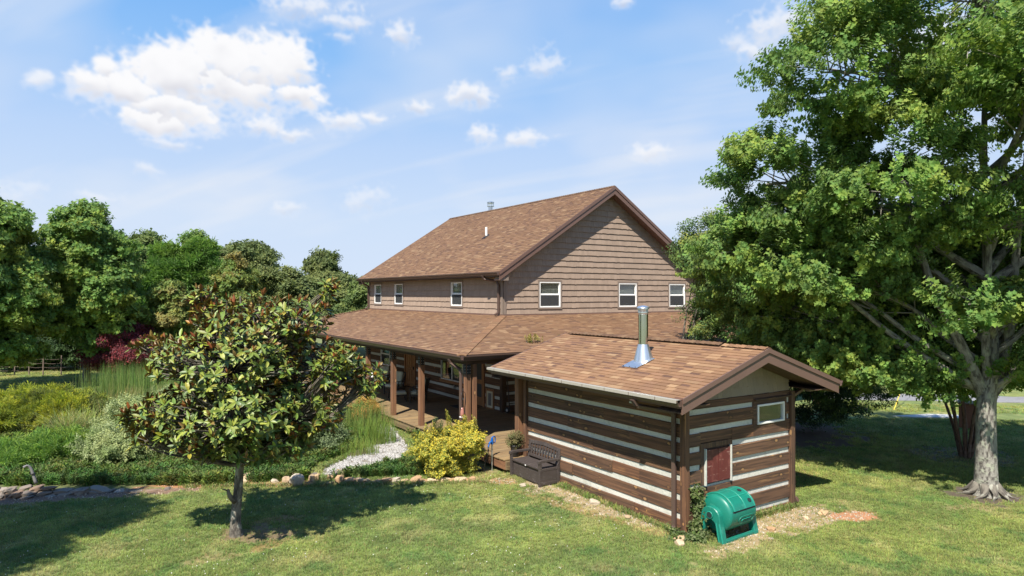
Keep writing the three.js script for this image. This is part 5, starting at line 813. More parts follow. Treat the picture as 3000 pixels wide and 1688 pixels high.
// ---- the large maple on the right
const MAPLE_T = [[0.095, 0.160, 0.034], [0.080, 0.142, 0.032], [0.115, 0.172, 0.034], [0.125, 0.172, 0.036], [0.088, 0.145, 0.036]];
{
  const at = V(19.32, -0.06, -7.67), tw = twig(5, 24, 0.095, 0.095, 'maple', 0.50, [[1, 1, 1], [0.85, 0.95, 0.9], [1.15, 1.05, 0.8]], 0.25);
  growTree({ name: 'maple_tree', label: 'large spreading maple with pale grey trunk on the right lawn', at, seed: 301, twig: tw, tints: MAPLE_T, per: 23, pad: 0.74, flat: 0.42, bark: BARK.grey, limb: 0.105, fork: 2.5, steep: 0.62, shell: 0.35, twiggy: 0.9,
    trunk: [[0, -0.3, 0], [0.0, 0.15, 0], [0.02, 0.9, 0], [0.0, 2.2, 0.02], [0.1, 3.6, 0.1], [0.15, 5.5, 0], [0.0, 8, 0], [0.1, 11, 0], [0, 13.5, 0]], radii: [0.42, 0.275, 0.235, 0.215, 0.17, 0.10, 0.08, 0.05, 0.02],
    extra: [[[[12.0, 2.2, 17.05], [11.45, 3.4, 17], [10.5, 5.4, 17], [9.9, 8, 17.2]], [0.17, 0.125, 0.09, 0.04]], [[[12.0, 2.3, 17], [11.8, 4, 16.8], [11.75, 6, 16.6], [11.5, 9, 16.6]], [0.12, 0.095, 0.07, 0.035]], [[[12.05, 2.2, 17.05], [12.5, 3.8, 17], [12.75, 6.3, 17], [13.2, 10, 17]], [0.15, 0.12, 0.085, 0.04]], [[[12.1, 2.4, 17], [13.0, 3.6, 16.9], [13.9, 5.0, 16.8], [15.2, 6.6, 17]], [0.11, 0.085, 0.06, 0.03]], [[[11.9, 2.5, 17.1], [10.4, 3.5, 17.5], [8.8, 4.9, 17.9], [7.3, 6.4, 18.3]], [0.10, 0.075, 0.055, 0.025]]].map(([p, r]) => [p.map(([a, h, f]) => pt(a, h, f).sub(at)), r]),
    lobes: lobeOf(at, [[11.3, 12.4, 16.2, 3.8, 2.8, 62], [8.7, 10.5, 16.9, 2.4, 2.2, 44], [14.8, 11.2, 16, 3.2, 2.5, 44], [17.6, 8.6, 17, 3.0, 2.4, 36], [7.8, 8.0, 18.6, 2.1, 1.6, 36], [9.6, 7.7, 16.6, 2.5, 1.7, 36], [6.9, 6.1, 19.4, 1.8, 1.1, 28], [8.4, 5.5, 18.8, 2.3, 1.3, 34], [11.6, 6.6, 20.2, 2.8, 1.9, 36], [10.4, 4.2, 19.6, 2.1, 0.8, 24], [15.2, 5.6, 18.4, 2.3, 1.5, 26], [13.0, 3.35, 15.9, 0.9, 0.45, 7], [15.0, 3.6, 16.9, 1.2, 0.7, 10], [13.6, 4.7, 15.7, 1.1, 0.55, 6], [10.9, 4.7, 15.9, 1.2, 0.55, 7], [14.9, 5.9, 15.9, 1.3, 0.7, 8], [12.3, 6.8, 15.5, 1.5, 0.8, 9], [12.6, 9.3, 14.6, 2.6, 1.6, 30], [10.6, 9.7, 13.2, 1.9, 0.8, 13], [13.4, 9.8, 13.0, 1.9, 0.8, 13], [13.2, 5.4, 19.2, 2.2, 1.5, 26], [11.4, 5.2, 19.6, 2.0, 1.2, 22], [16.2, 4.5, 18.6, 1.8, 1.0, 16], [14.2, 7.2, 18.8, 2.5, 1.3, 26], [9.3, 6.3, 18.0, 1.8, 1.0, 18], [16.4, 6.6, 18.4, 2.0, 1.2, 18], [8.6, 3.7, 20.6, 1.7, 0.7, 18], [10.6, 3.2, 18.6, 1.7, 0.55, 20], [11.6, 2.75, 18.6, 1.4, 0.42, 15], [13.2, 2.7, 19.6, 1.2, 0.42, 12], [10.0, 2.8, 20.4, 1.4, 0.45, 14], [14.8, 2.9, 19.0, 1.1, 0.4, 9], [12.0, 3.1, 18.2, 1.2, 0.45, 12], [9.2, 3.4, 19.2, 1.4, 0.5, 12], [7.4, 4.7, 20.4, 1.4, 0.8, 18]]) });
  const roots = thing('maple_roots', 'surface roots and leaf litter flaring from the large maple foot', 'roots', at), R = rng(303), list = [];
  for (let i = 0; i < 9; i++) { const a = i * 0.7 + R() * 0.4, l = 0.38 + 0.25 * R(); list.push(tube([V(Math.cos(a) * 0.2, 0.2, Math.sin(a) * 0.2), V(Math.cos(a) * 0.38, 0.04, Math.sin(a) * 0.38), V(Math.cos(a + 0.2) * l, -0.03, Math.sin(a + 0.2) * l), V(Math.cos(a + 0.3) * l * 1.3, -0.06, Math.sin(a + 0.3) * l * 1.3)], [0.12, 0.07, 0.035, 0.015], 7)); }
  list.forEach((g) => part(roots, 'root', g, BARK.mottled));
}
// ---- shrubs and trees behind the shed on the right
const DARKT = [[0.030, 0.058, 0.018], [0.038, 0.068, 0.020], [0.025, 0.048, 0.018], [0.05, 0.085, 0.022]];
{
  const small = twig(9, 18, 0.085, 0.05, 'tiny', 0.4, [[1, 1, 1], [0.8, 0.9, 0.9], [1.3, 1.2, 0.9]], 0.4);
  const multi = (name, label, at, stems, spread, h, lobes, tints, seed, per, tw, bark, r0 = 0.05) => {
    const t = thing(name, label, 'tree', at), R = rng(seed), L = lobeOf(at, lobes), { spots, centres } = clumps(R, L, per, 0.5, 0.55, tints), wood = [];
    for (let i = 0; i < stems; i++) { const a = i / stems * 6.28 + R(), s = spread * (0.5 + R() * 0.7), hh = h * (0.7 + 0.4 * R()), tgt = L[i % L.length][0]; wood.push(tube([V(Math.cos(a) * 0.12, -0.15, Math.sin(a) * 0.12), V(Math.cos(a) * (0.14 + s * 0.2), hh * 0.25, Math.sin(a) * (0.14 + s * 0.2)), V(Math.cos(a) * s * 0.7, hh * 0.65, Math.sin(a) * s * 0.7), V(lerp(Math.cos(a) * s, tgt.x, 0.5), hh, lerp(Math.sin(a) * s, tgt.z, 0.5))], [r0 * 1.3, r0, r0 * 0.7, r0 * 0.25], 8)); }
    wood.forEach((g) => part(t, 'stem', g, bark)); const br = centres.filter(() => R() < 0.5).map(([q, li]) => { const s = L[li][0].clone().lerp(q, 0.1); return tube([s.add(V(0, -0.5, 0)), q], [0.012, 0.005], 4); }); part(t, 'branches', merge(br), bark); crownMesh(t, 'crown', tw, LEAF, spots); return t;
  };
  multi('evergreen_shrub_tree', 'dark multi stemmed evergreen growing behind the shed right eave', V(21.6, -0.05, -15.0), 7, 1.5, 4.5, [[10.6, 4.6, 24.2, 2.0, 1.5, 34], [10.2, 2.6, 23.6, 1.6, 1.2, 24], [11.8, 3.2, 24.8, 1.7, 1.3, 24], [12.0, 1.4, 23.8, 1.2, 0.8, 14], [9.0, 4.4, 24.6, 1.4, 1.3, 18], [10.8, 1.1, 24.6, 1.3, 0.8, 14]], DARKT, 311, 26, small, BARK.red, 0.06);
  multi('crape_myrtle', 'slender multi stemmed small tree right beside the maple trunk', V(23.3, -0.05, -9.8), 8, 1.3, 4.6, [[14.0, 4.8, 21.4, 1.6, 1.1, 18], [15.4, 5.4, 21.6, 1.5, 1.0, 14], [12.8, 5.6, 21.8, 1.5, 1.0, 14], [16.8, 3.4, 20.6, 0.8, 0.6, 7]], [[0.07, 0.11, 0.03], [0.09, 0.12, 0.03], [0.16, 0.10, 0.035]], 313, 22, small, BARK.red, 0.05);
  multi('holly_tree', 'spiky small leaved tree touching the right gable of the house', V(18.9, -0.05, -16.9), 4, 0.6, 5.8, [[7.0, 6.7, 23.8, 0.9, 1.1, 22], [7.7, 5.4, 23.8, 1.2, 1.2, 26], [7.0, 4.2, 24.0, 0.7, 0.7, 14], [8.0, 3.6, 24.0, 1.2, 0.9, 18], [6.5, 6.5, 24.0, 0.7, 0.55, 12]], [[0.06, 0.10, 0.03], [0.075, 0.115, 0.03], [0.05, 0.09, 0.03], [0.12, 0.14, 0.035]], 317, 24, small, BARK.dark, 0.05);
}
// ---- the trees on the left and behind
const rows = twig(15, 20, 0.19, 0.15, 'maple', 0.66, [[1, 1, 1], [0.85, 0.95, 0.9], [1.2, 1.08, 0.8]], 0.3), coarse = twig(17, 20, 0.24, 0.16, 'tiny', 0.85, [[1, 1, 1], [0.82, 0.9, 0.9], [1.2, 1.1, 0.85]], 0.3), needle = twig(19, 26, 0.42, 0.045, 'tiny', 0.8, [[1, 1, 1], [0.85, 0.95, 0.9], [1.2, 1.15, 0.9]], 0.5);
{
  const bg = (name, label, r, f, top, bottom, hw, tints, seed, tw, opt = {}) => {
    const at = pt(r, -0.1, f), R = rng(seed), H = top - bottom, lobes = [], n = opt.n ?? 7, dens = opt.dens ?? 1;
    for (let i = 0; i < n; i++) { const t = (i + 0.5) / n, y = opt.flatTop ? lerp(0.45, 0.85, R()) : lerp(0.15, 0.88, t), w = opt.cone ? (1 - y) * 0.9 + 0.15 : Math.sin(Math.PI * Math.min(1, y * 0.8 + 0.18)), a = i * 2.4 + R(), d = hw * 0.55 * w * (0.5 + 0.6 * R()); lobes.push([V(Math.cos(a) * d, bottom + 0.1 + H * y, Math.sin(a) * d), V(hw * (0.32 + 0.3 * w), H * (opt.cone ? 0.10 : 0.17), hw * (0.32 + 0.3 * w)), Math.round((opt.per ?? 13) * (0.5 + w) * dens)]); }
    lobes.push([V(0, top - H * 0.16, 0), V(hw * (opt.cone ? 0.2 : 0.42), H * 0.16, hw * 0.42), Math.round(10 * dens)]);
    for (let i = 0; i < (opt.cone ? 5 : 9); i++) { const a = R() * 6.28, y = 0.45 + 0.55 * R(), w = Math.sqrt(Math.max(0.02, 1 - (2 * y - 0.9) ** 2)) * hw * (opt.cone ? 0.5 : 0.98); lobes.push([V(Math.cos(a) * w, bottom + H * y * 1.02, Math.sin(a) * w), V(hw * 0.2, H * 0.07, hw * 0.2), Math.round(2 + 3 * R())]); }
    return growTree({ name, label, at, seed, group: opt.group, twig: tw, tints, per: opt.twigs ?? 26, pad: opt.pad ?? hw * 0.24, flat: opt.flat ?? 0.55, bark: opt.bark ?? BARK.dark, limb: hw * 0.028, fork: Math.max(1.2, bottom * 0.9), steep: 0.8, lobes, shell: 0.45, twiggy: 0.5, size: opt.size ?? 1, sides: 9, trunk: [[0, -0.3, 0], [0, 0.3, 0], [0.05, bottom + 0.6, 0], [0.1, top * 0.55, 0], [0, top * 0.85, 0]], radii: [hw * 0.11, hw * 0.075, hw * 0.065, hw * 0.045, hw * 0.01] });
  };
  const G1 = [[0.082, 0.145, 0.032], [0.068, 0.126, 0.030], [0.108, 0.164, 0.032], [0.140, 0.180, 0.036]], G2 = [[0.08, 0.115, 0.03], [0.10, 0.13, 0.035], [0.065, 0.10, 0.028]], G3 = [[0.085, 0.16, 0.030], [0.07, 0.14, 0.03], [0.11, 0.18, 0.035]], Y1 = [[0.110, 0.145, 0.034], [0.135, 0.150, 0.038], [0.09, 0.135, 0.032], [0.15, 0.135, 0.045]], B1 = [[0.088, 0.112, 0.034], [0.075, 0.10, 0.033], [0.105, 0.125, 0.038]];
  bg('maple_tree', 'rounded maple with forked dark trunk standing on the left lawn', -23.8, 37.7, 9.4, 2.0, 2.6, G1, 401, rows, { n: 10, per: 17, twigs: 30, pad: 0.7 });
  bg('maple_tree', 'tall maple cut by the left edge of the picture', -26.6, 34, 10.0, 1.3, 3.1, G1, 403, rows, { n: 10, per: 17, twigs: 30, pad: 0.7 });
  bg('shade_tree', 'leafy maple out on the lawn left of the magnolia', -12.2, 9.4, 9.4, 2.0, 2.5, G1, 405, rows, { n: 10, per: 16, pad: 0.6, size: 0.7 });
  const gr = 'trees beyond the lawn';
  bg('background_tree', 'olive green rounded tree just right of the left maples', -30.2, 55, 9.6, 1.5, 2.6, G2, 411, coarse, { group: gr });
  bg('pine_tree', 'feathery light green pine left of the other pine', -24.5, 48, 8.0, 0.6, 2.4, G3, 413, needle, { cone: true, n: 9, flat: 0.3, twigs: 34, group: gr });
  bg('pine_tree', 'feathery light green pine in front of the flat oak', -22.6, 49, 8.5, 0.6, 2.3, G3, 415, needle, { cone: true, n: 9, flat: 0.3, twigs: 34, group: gr });
  bg('oak_tree', 'flat topped spreading oak above the magnolia', -24.2, 61, 9.2, 3.0, 3.6, B1, 417, coarse, { flatTop: true, n: 9, group: gr });
  bg('background_tree', 'dark leafy tree rising behind the feathery pines', -28.2, 60, 9.6, 1, 2.0, G1, 418, coarse, { group: gr });
  bg('young_tree', 'yellow green young tree directly behind the magnolia top', -17.4, 42, 6.9, 0.8, 1.4, Y1, 419, rows, { n: 6, per: 12, pad: 0.4, size: 0.8, group: gr });
  bg('young_tree', 'yellow green young tree behind the red maple', -20.4, 40, 5.4, 0.4, 1.6, Y1, 421, rows, { n: 6, per: 12, pad: 0.4, size: 0.8, group: gr });
  bg('background_tree', 'low green tree between the two flat oaks', -23.0, 65, 6.9, 0.6, 2.2, B1, 423, coarse, { group: gr });
  bg('background_tree', 'low dull green tree left of the open crowned oak', -19.6, 60, 6.6, 0.6, 2.0, B1, 425, coarse, { group: gr });
  bg('oak_tree', 'open crowned oak left of the house roof', -18.1, 65, 8.3, 2.2, 2.8, B1, 427, coarse, { flatTop: true, n: 9, group: gr, dens: 0.8 });
  bg('background_tree', 'rounded green tree touching the far porch roof corner', -14.5, 58, 5.9, 0.6, 2.3, B1, 429, coarse, { group: gr });
  bg('background_tree', 'low tree half hidden behind the far house corner', -11.4, 54, 5.4, 0.5, 2.2, G2, 431, coarse, { group: gr });
  const bd = [[13, 47, 7.4, 3.0], [18.5, 50, 8.0, 3.2], [24, 46, 7.6, 3.0], [29.5, 48, 8.6, 3.4], [35.5, 46, 8.0, 3.2], [41, 50, 8.0, 3.2]], words = ['leftmost', 'second', 'third', 'fourth', 'fifth', 'rightmost'];
  bd.forEach(([r, f, h, w], i) => bg('background_tree', words[i] + ' of the dark trees behind the large maple crown', r, f, h, 0.6, w, DARKT, 441 + i, coarse, { group: 'dark trees behind the large maple', twigs: 22 }));
  [[13.5, 38.5], [17, 39.5], [21, 39], [25.5, 38.5], [30, 39]].forEach(([r, f], i) => bg('roadside_bush', ['leftmost', 'second', 'third', 'fourth', 'rightmost'][i] + ' of the dark bushes beyond the driveway', r, f, 3.4, 0.05, 2.1, DARKT, 471 + i, coarse, { n: 5, per: 10, size: 0.7, group: 'dark bushes beyond the driveway' }));
  // small Japanese maple with dark red leaves
  const redTw = twig(23, 20, 0.16, 0.06, 'tiny', 0.5, [[1, 1, 1], [1.3, 0.9, 0.9], [0.75, 1, 1]], 0.1);
  bg('red_maple', 'small dark red maple beside the left lawn', -21.7, 38.6, 3.2, 0.3, 1.95, [[0.125, 0.025, 0.031], [0.095, 0.019, 0.025], [0.165, 0.037, 0.043]], 451, redTw, { n: 8, per: 15, twigs: 30, flat: 0.35 });
  // brush behind the wire fence and below the pines
  const brush = (label, r, f, h, w, tints, seed) => bg('roadside_bush', label, r, f, h, 0.05, w, tints, seed, coarse, { n: 5, per: 10, size: 0.7, group: 'bushes behind the wire fence' });
  brush('dark bush behind the left half of the wire fence', -31.8, 44.5, 2.6, 2.0, DARKT, 461); brush('dark bush behind the right half of the wire fence', -28.6, 45, 2.8, 2.0, DARKT, 463); brush('bright green bush between maple trunk and red maple', -26.2, 45.5, 2.9, 1.5, G3, 465); brush('green bush filling in behind the red maple', -22.2, 46, 3.2, 1.9, G2, 467); brush('low green bush behind the tall reeds', -18.8, 41, 2.6, 1.8, G2, 469);
  // far wooded rise seen left of the house
  const R = rng(481), sp = []; for (let i = 0; i < 5200; i++) { const r = -210 + R() * 260, f = 210 + R() * 90, h = (f - 210) / 90 * 7 + 2 * Math.sin(r * 0.03); const p = pt(r, Math.max(0, h) + 3.0 * R(), f); sp.push([p.x, p.y, p.z, 3.0 + 2.2 * R(), R() * 0.6, R() * 6, R() * 0.6, [[0.052, 0.088, 0.045], [0.066, 0.10, 0.05], [0.045, 0.078, 0.045]][Math.floor(R() * 3)].map((c) => c * (0.8 + 0.4 * R()))]); }
  scatter('distant_wood', 'distant wooded hillside left of the house', 'wood', twig(29, 40, 0.42, 0.34, 'tiny', 1.2, [[1, 1, 1], [0.8, 0.9, 0.9]], 0.3), LEAF, sp);
  const hill = new THREE.PlaneGeometry(520, 220, 40, 12).rotateX(-Math.PI / 2), hp = hill.attributes.position; for (let i = 0; i < hp.count; i++) { const r = hp.getX(i) - 60, f = 300 - hp.getZ(i), q = pt(r, -0.5 + sm(200, 300, f) * 8, f); hp.setXYZ(i, q.x, q.y, q.z); } hill.computeVertexNormals(); structure('wooded_hill', hill, std([0.05, 0.075, 0.03], 1));
}
// ---- magnolia
{
  const at = V(2.89, 0, -14.66), R = rng(601), t = thing('magnolia_tree', 'young magnolia with glossy leaves and rusty undersides on the front lawn', 'tree', at), D = 13.8, px = D / 1695;
  const L = (x, y, df, rx, ry, n) => { const q = pt((x - 1287.5) * px, 4.94 - (y - 740) * px, D + df); return [V(q.x - at.x, q.y, q.z - at.z), V(rx * px, ry * px, rx * px), n]; };
  const lobes = [L(640, 840, 0, 145, 70, 50), L(530, 800, 0.3, 70, 50, 20), L(755, 800, 0, 80, 60, 22), L(640, 765, 0.2, 60, 25, 6), L(600, 900, -0.5, 170, 85, 64), L(730, 900, 0.4, 120, 90, 40), L(470, 900, 0, 85, 45, 20), L(375, 870, 0.1, 50, 22, 9), L(850, 930, 0.1, 75, 50, 22), L(915, 960, 0.3, 45, 40, 11), L(620, 1010, -0.8, 150, 80, 56), L(470, 1020, -0.3, 95, 55, 24), L(360, 1045, -0.2, 45, 20, 8), L(420, 1075, -0.6, 50, 35, 10), L(750, 1030, 0.2, 120, 75, 38), L(620, 1100, -0.2, 120, 55, 30), L(720, 1110, 0.3, 70, 45, 14), L(560, 1090, -0.6, 110, 45, 16), L(680, 1110, -0.4, 80, 36, 12), L(500, 1080, 0.5, 90, 50, 14), L(640, 960, 0.9, 150, 120, 30), L(820, 725, 0.1, 22, 22, 4), L(500, 745, 0.2, 45, 22, 7), L(870, 890, -0.3, 35, 22, 5)];
  const trunk = [V(0, -0.15, 0), V(-0.03, 0.3, 0.02), V(0.02, 0.9, 0), V(0.05, 1.5, 0.03), V(0.02, 2.6, 0.05), V(0.1, 3.8, 0), V(0.05, 4.9, 0)], wood = [tube(trunk, [0.15, 0.105, 0.09, 0.08, 0.065, 0.04, 0.015], 12)], c = new THREE.CatmullRomCurve3(trunk), br = [], whorl = [];
  wood.push(tube([V(-0.05, 0.72, 0.06), V(-0.16, 0.86, 0.12), V(-0.2, 1.0, 0.14)], [0.06, 0.045, 0.03], 8), tube([V(-0.2, 0.98, 0.14), V(-0.34, 1.06, 0.2)], [0.02, 0.006], 6), tube([V(0.05, 1.02, 0.05), V(0.14, 0.92, 0.12)], [0.02, 0.006], 6));
  lobes.forEach(([q, r, n]) => { const far = Math.hypot(q.x, q.z), s = (() => { let k = 0; while (k < 0.95 && c.getPoint(k).y < Math.max(1.4, q.y - far * 0.8)) k += 0.01; return c.getPoint(k); })(), m = s.clone().lerp(q, 0.55).add(V(0, -0.12 * far, 0)), path = [s, m, q], cc = new THREE.CatmullRomCurve3(path); br.push(tube(path, [0.038, 0.026, 0.012], 7));
    for (let i = 0; i < n * 3.0; i++) { const d = rdir(R); const k = lerp(0.4, 1.03, Math.sqrt(R())), w = V(q.x + d.x * r.x * k, q.y + d.y * r.y * k, q.z + d.z * r.z * k), axis = V(w.x * 0.30, 0.75, w.z * 0.30).addScaledVector(rdir(R), 0.45).addScaledVector(d, 0.3).normalize(); whorl.push([w, axis]); br.push(tube([cc.getPoint(0.35 + 0.6 * R()), w.clone().lerp(q, 0.3).addScaledVector(axis, -0.25), w], [0.014, 0.008], 5)); } });
  part(t, 'trunk', merge(wood), BARK.mottled); part(t, 'branches', merge(br), BARK.dark);
  // one leaf: green above, rusty felt below, folded along the midrib and arched
  const leafGeo = (arch, fold, wid) => { const a = new Leaves(), T = [0, 0.12, 0.35, 0.6, 0.82, 1], Wd = [0.02, 0.26, 0.48, 0.5, 0.30, 0]; for (const face of [1, -1]) for (let i = 0; i < 5; i++) for (const k of [1, -1]) { const P = (t, w) => V(w * wid * k, t - arch * t * t * 0.35, -arch * t * t * 0.55 + fold * w * wid * 0.8 + 0.02 * Math.sin(t * 9) * w - (face < 0 ? 0.006 : 0)), p = P(T[i], 0), q = P(T[i + 1], 0), r = P(T[i], Wd[i]), s = P(T[i + 1], Wd[i + 1]), col = face > 0 ? (Wd[i] < 0.03 ? [1.1, 1.1, 1.0] : [1, 1, 1]) : [1.35, 0.62, 0.75]; if (face * k > 0) { a.tri(p, r, s, col); a.tri(p, s, q, col); } else { a.tri(p, s, r, col); a.tri(p, q, s, col); } } return a.geo(); };
  const geos = [leafGeo(0.25, 0.35, 0.32), leafGeo(0.6, 0.25, 0.34), leafGeo(-0.1, 0.45, 0.30)], greens = [[0.120, 0.165, 0.024], [0.088, 0.138, 0.026], [0.160, 0.195, 0.024], [0.215, 0.240, 0.030], [0.07, 0.115, 0.026]], mats = greens.map((g) => { const m = GLOSSY.clone(); m.color = rgb(...g); return m; }), young = GLOSSY.clone(); young.color = rgb(0.165, 0.115, 0.03);
  const all = [];
  for (const [w, axis] of whorl) { const n = 7 + Math.floor(R() * 5), e1 = V(axis.y, -axis.x, 0.01).cross(axis).normalize(), e2 = axis.clone().cross(e1), up = R() < (w.y > 3.7 ? 0.8 : 0.35);
    for (let i = 0; i < n; i++) { const a = i * 2.4 + R() * 0.5, open = up && i < 4 ? 0.25 + 0.3 * R() : 0.75 + 0.75 * R(), d = axis.clone().multiplyScalar(Math.cos(open)).addScaledVector(e1, Math.sin(open) * Math.cos(a)).addScaledVector(e2, Math.sin(open) * Math.sin(a)); if (open > 1) d.y -= 0.18; d.normalize(); const nn = axis.clone().addScaledVector(d, -axis.dot(d)).addScaledVector(rdir(R), 0.25); nn.addScaledVector(d, -nn.dot(d)).normalize(); const s = V().crossVectors(d, nn), m = new THREE.Matrix4().makeBasis(s, d, nn); all.push({ p: w.clone().addScaledVector(axis, -0.05 * i / n), q: new THREE.Quaternion().setFromRotationMatrix(m), s: (0.14 + 0.09 * R()) * (up && i < 4 ? 0.85 : 1), g: Math.floor(R() * 3), k: up && i < 4 && R() < 0.8 ? 5 : Math.min(4, Math.floor(R() ** 1.1 * 5)) }); } }
  const eye = camera.position.clone().sub(at); all.forEach((l) => { l.d = l.p.distanceTo(eye); }); all.sort((a, b) => a.d - b.d);
  const tones = [...greens, [0.165, 0.115, 0.03]];
  all.slice(0, 300).forEach((l) => { const m = part(t, 'leaf', geos[l.g], l.k === 5 ? young : mats[l.k], l.p.x, l.p.y, l.p.z); m.quaternion.copy(l.q); m.scale.setScalar(l.s); });
  geos.forEach((g, gi) => crownMesh(t, 'crown', g, GLOSSY, all.slice(300).filter((l) => l.g === gi).map((l) => ({ ...l, c: tones[l.k].map((c) => c * (0.85 + 0.3 * R())) }))));
}
// ---- shrubs and garden plants
function bush(name, label, category, at, lobes, tw, tints, seed, per, pad, flat = 0.8, mat = LEAF, group) {
  const b = thing(name, label, category, at, 0, group), R = rng(seed), L = lobes.map(([x, y, z, rx, ry, n]) => [V(x, y, z), V(rx, ry, rx), n]), { spots, centres } = clumps(R, L, per, pad, flat, tints, 1, 0.4), st = [];
  for (const [q] of centres) if (R() < 0.45) st.push(tube([V((R() - 0.5) * 0.2, -0.05, (R() - 0.5) * 0.2), V(q.x * 0.45, q.y * 0.5, q.z * 0.45), q], [0.014, 0.009, 0.004], 4));
  part(b, 'stems', merge(st), BARK.dark); crownMesh(b, 'foliage', tw, mat, spots.filter((s) => s.p.y > -0.02)); return b;
}
{
  const yl = twig(31, 16, 0.055, 0.034, 'tiny', 0.22, [[0.58, 0.50, 0.07], [0.55, 0.49, 0.11], [0.60, 0.48, 0.05], [0.40, 0.42, 0.08], [0.20, 0.26, 0.05], [0.12, 0.18, 0.04]], 0.5), gl = twig(33, 16, 0.055, 0.034, 'tiny', 0.22, [[0.055, 0.10, 0.025], [0.075, 0.125, 0.03], [0.20, 0.22, 0.05]], 0.5);
  const w3 = [[0.6, 0.62, 0.6], [0.52, 0.56, 0.56], [0.64, 0.62, 0.56]];
  const e = bush('golden_euonymus', 'yellow leaved rounded shrub in front of the porch deck', 'shrub', V(8.72, 0, -16.55), [[0, 0.45, 0, 0.62, 0.42, 30], [-0.42, 0.78, 0.25, 0.48, 0.36, 24], [0.42, 0.85, -0.2, 0.55, 0.42, 28], [0, 1.0, 0.1, 0.6, 0.36, 26], [0.78, 1.12, -0.35, 0.34, 0.34, 14], [0.5, 0.9, 0.35, 0.4, 0.36, 16], [-0.65, 0.95, -0.05, 0.3, 0.3, 10], [-0.3, 0.25, 0.3, 0.45, 0.24, 12], [0.3, 0.25, 0.1, 0.45, 0.24, 12]], yl, w3, 701, 22, 0.2); e.scale.set(1, 0.86, 1);
  const R = rng(703), shoots = []; for (const [x, z, h, n] of [[-0.30, -0.1, 1.75, 22], [-0.12, -0.16, 1.65, 20], [-0.22, 0.02, 1.5, 22], [0.02, -0.02, 1.4, 22], [-0.05, 0.1, 1.3, 22], [-0.3, 0.12, 1.25, 20]]) for (let i = 0; i < n; i++) shoots.push({ p: V(x + (R() - 0.5) * 0.16 * (1.2 - i / n), h - 0.9 + 0.9 * i / n, z + (R() - 0.5) * 0.16), q: new THREE.Quaternion().setFromUnitVectors(UP, V((R() - 0.5), 1.2, (R() - 0.5)).normalize()), s: 0.9, c: [1, 1, 1] });
  crownMesh(e, 'green_shoots', gl, LEAF, shoots);
  const ys = []; for (let k = 0; k < 9; k++) { const a = k * 0.7, x = 0.75 * Math.cos(a) + 0.2, z = 0.4 * Math.sin(a) - 0.1, h = 1.35 + 0.3 * R(); for (let i = 0; i < 9; i++) ys.push({ p: V(x + (R() - 0.5) * 0.07, h - 0.35 + 0.05 * i, z + (R() - 0.5) * 0.07), q: new THREE.Quaternion().setFromUnitVectors(UP, V(R() - 0.5, 1.5, R() - 0.5).normalize()), s: 0.85, c: [1, 1, 1] }); } for (let i = 0; i < 14; i++) ys.push({ p: V(0.02 + 0.02 * R(), 1.3 + 0.05 * i, -0.05), q: new THREE.Quaternion().setFromUnitVectors(UP, V(R() - 0.5, 1.5, R() - 0.5).normalize()), s: 0.7, c: [1, 1, 1] });
  crownMesh(e, 'yellow_shoots', yl, LEAF, ys);
  const vg = twig(37, 16, 0.07, 0.035, 'tiny', 0.28, [[1, 1, 1], [1.25, 1.25, 1.3], [0.7, 0.8, 0.65]], 0.45), VT = [[0.15, 0.185, 0.075], [0.18, 0.21, 0.10], [0.12, 0.155, 0.055], [0.20, 0.225, 0.095]];
  const gp = (r, f) => { const q = pt(r, 0, f); q.y = gy(q.x, q.z); return q; };
  bush('variegated_shrub', 'broad grey green variegated shrub behind the rubble wall end', 'shrub', gp(-11.2, 20.3), [[0, 0.75, 0, 1.2, 0.7, 64], [-0.6, 0.5, 0.8, 0.7, 0.45, 30], [0.9, 0.75, 0.5, 0.9, 0.6, 40], [0.8, 1.3, -0.6, 0.9, 0.55, 44], [-0.2, 1.2, -0.5, 0.8, 0.5, 34], [-0.9, 0.5, 0.3, 0.6, 0.4, 22], [1.6, 0.55, 0.9, 0.8, 0.45, 28]], vg, VT, 711, 26, 0.26);
  bush('variegated_shrub', 'grey green shrub under the magnolia crown', 'shrub', gp(-8.0, 20.6), [[0, 0.5, 0, 1.1, 0.5, 40], [0.8, 0.4, 0.4, 0.8, 0.4, 24], [-0.5, 0.8, -0.5, 0.8, 0.5, 26]], vg, [[0.08, 0.11, 0.045], [0.10, 0.13, 0.055], [0.13, 0.16, 0.07]], 713, 24, 0.26);
  bush('variegated_shrub', 'dark green shrub between the magnolia and the gravel path', 'shrub', gp(-6.5, 21.1), [[0, 0.55, 0, 0.9, 0.5, 36], [0.6, 0.4, 0.3, 0.6, 0.4, 20], [-0.5, 0.35, 0.3, 0.6, 0.35, 18]], vg, [[0.06, 0.09, 0.035], [0.075, 0.105, 0.04], [0.10, 0.13, 0.06]], 715, 26, 0.24);
  const jn = twig(41, 46, 0.14, 0.018, 'tiny', 0.5, [[1, 1, 1], [0.75, 0.85, 0.9], [1.2, 1.12, 0.9]], 1.1);
  bush('golden_juniper', 'feathery yellow green juniper at the left edge of the bed', 'shrub', gp(-17.6, 24.2), [[0, 0.5, 0, 1.7, 0.5, 46], [1.2, 0.75, 0.3, 1.2, 0.42, 34], [0.4, 0.9, -0.8, 1.3, 0.4, 30], [-1.2, 0.6, 0.6, 1.2, 0.4, 24], [1.7, 0.4, 0.9, 0.8, 0.35, 16]], jn, [[0.19, 0.22, 0.025], [0.23, 0.245, 0.028], [0.14, 0.17, 0.028], [0.10, 0.12, 0.03]], 721, 30, 0.4, 0.45);
  const hn = twig(43, 14, 0.075, 0.045, 'broad', 0.26, [[0.10, 0.155, 0.035], [0.08, 0.125, 0.03], [0.13, 0.175, 0.04], [0.16, 0.19, 0.08]], 0.4);
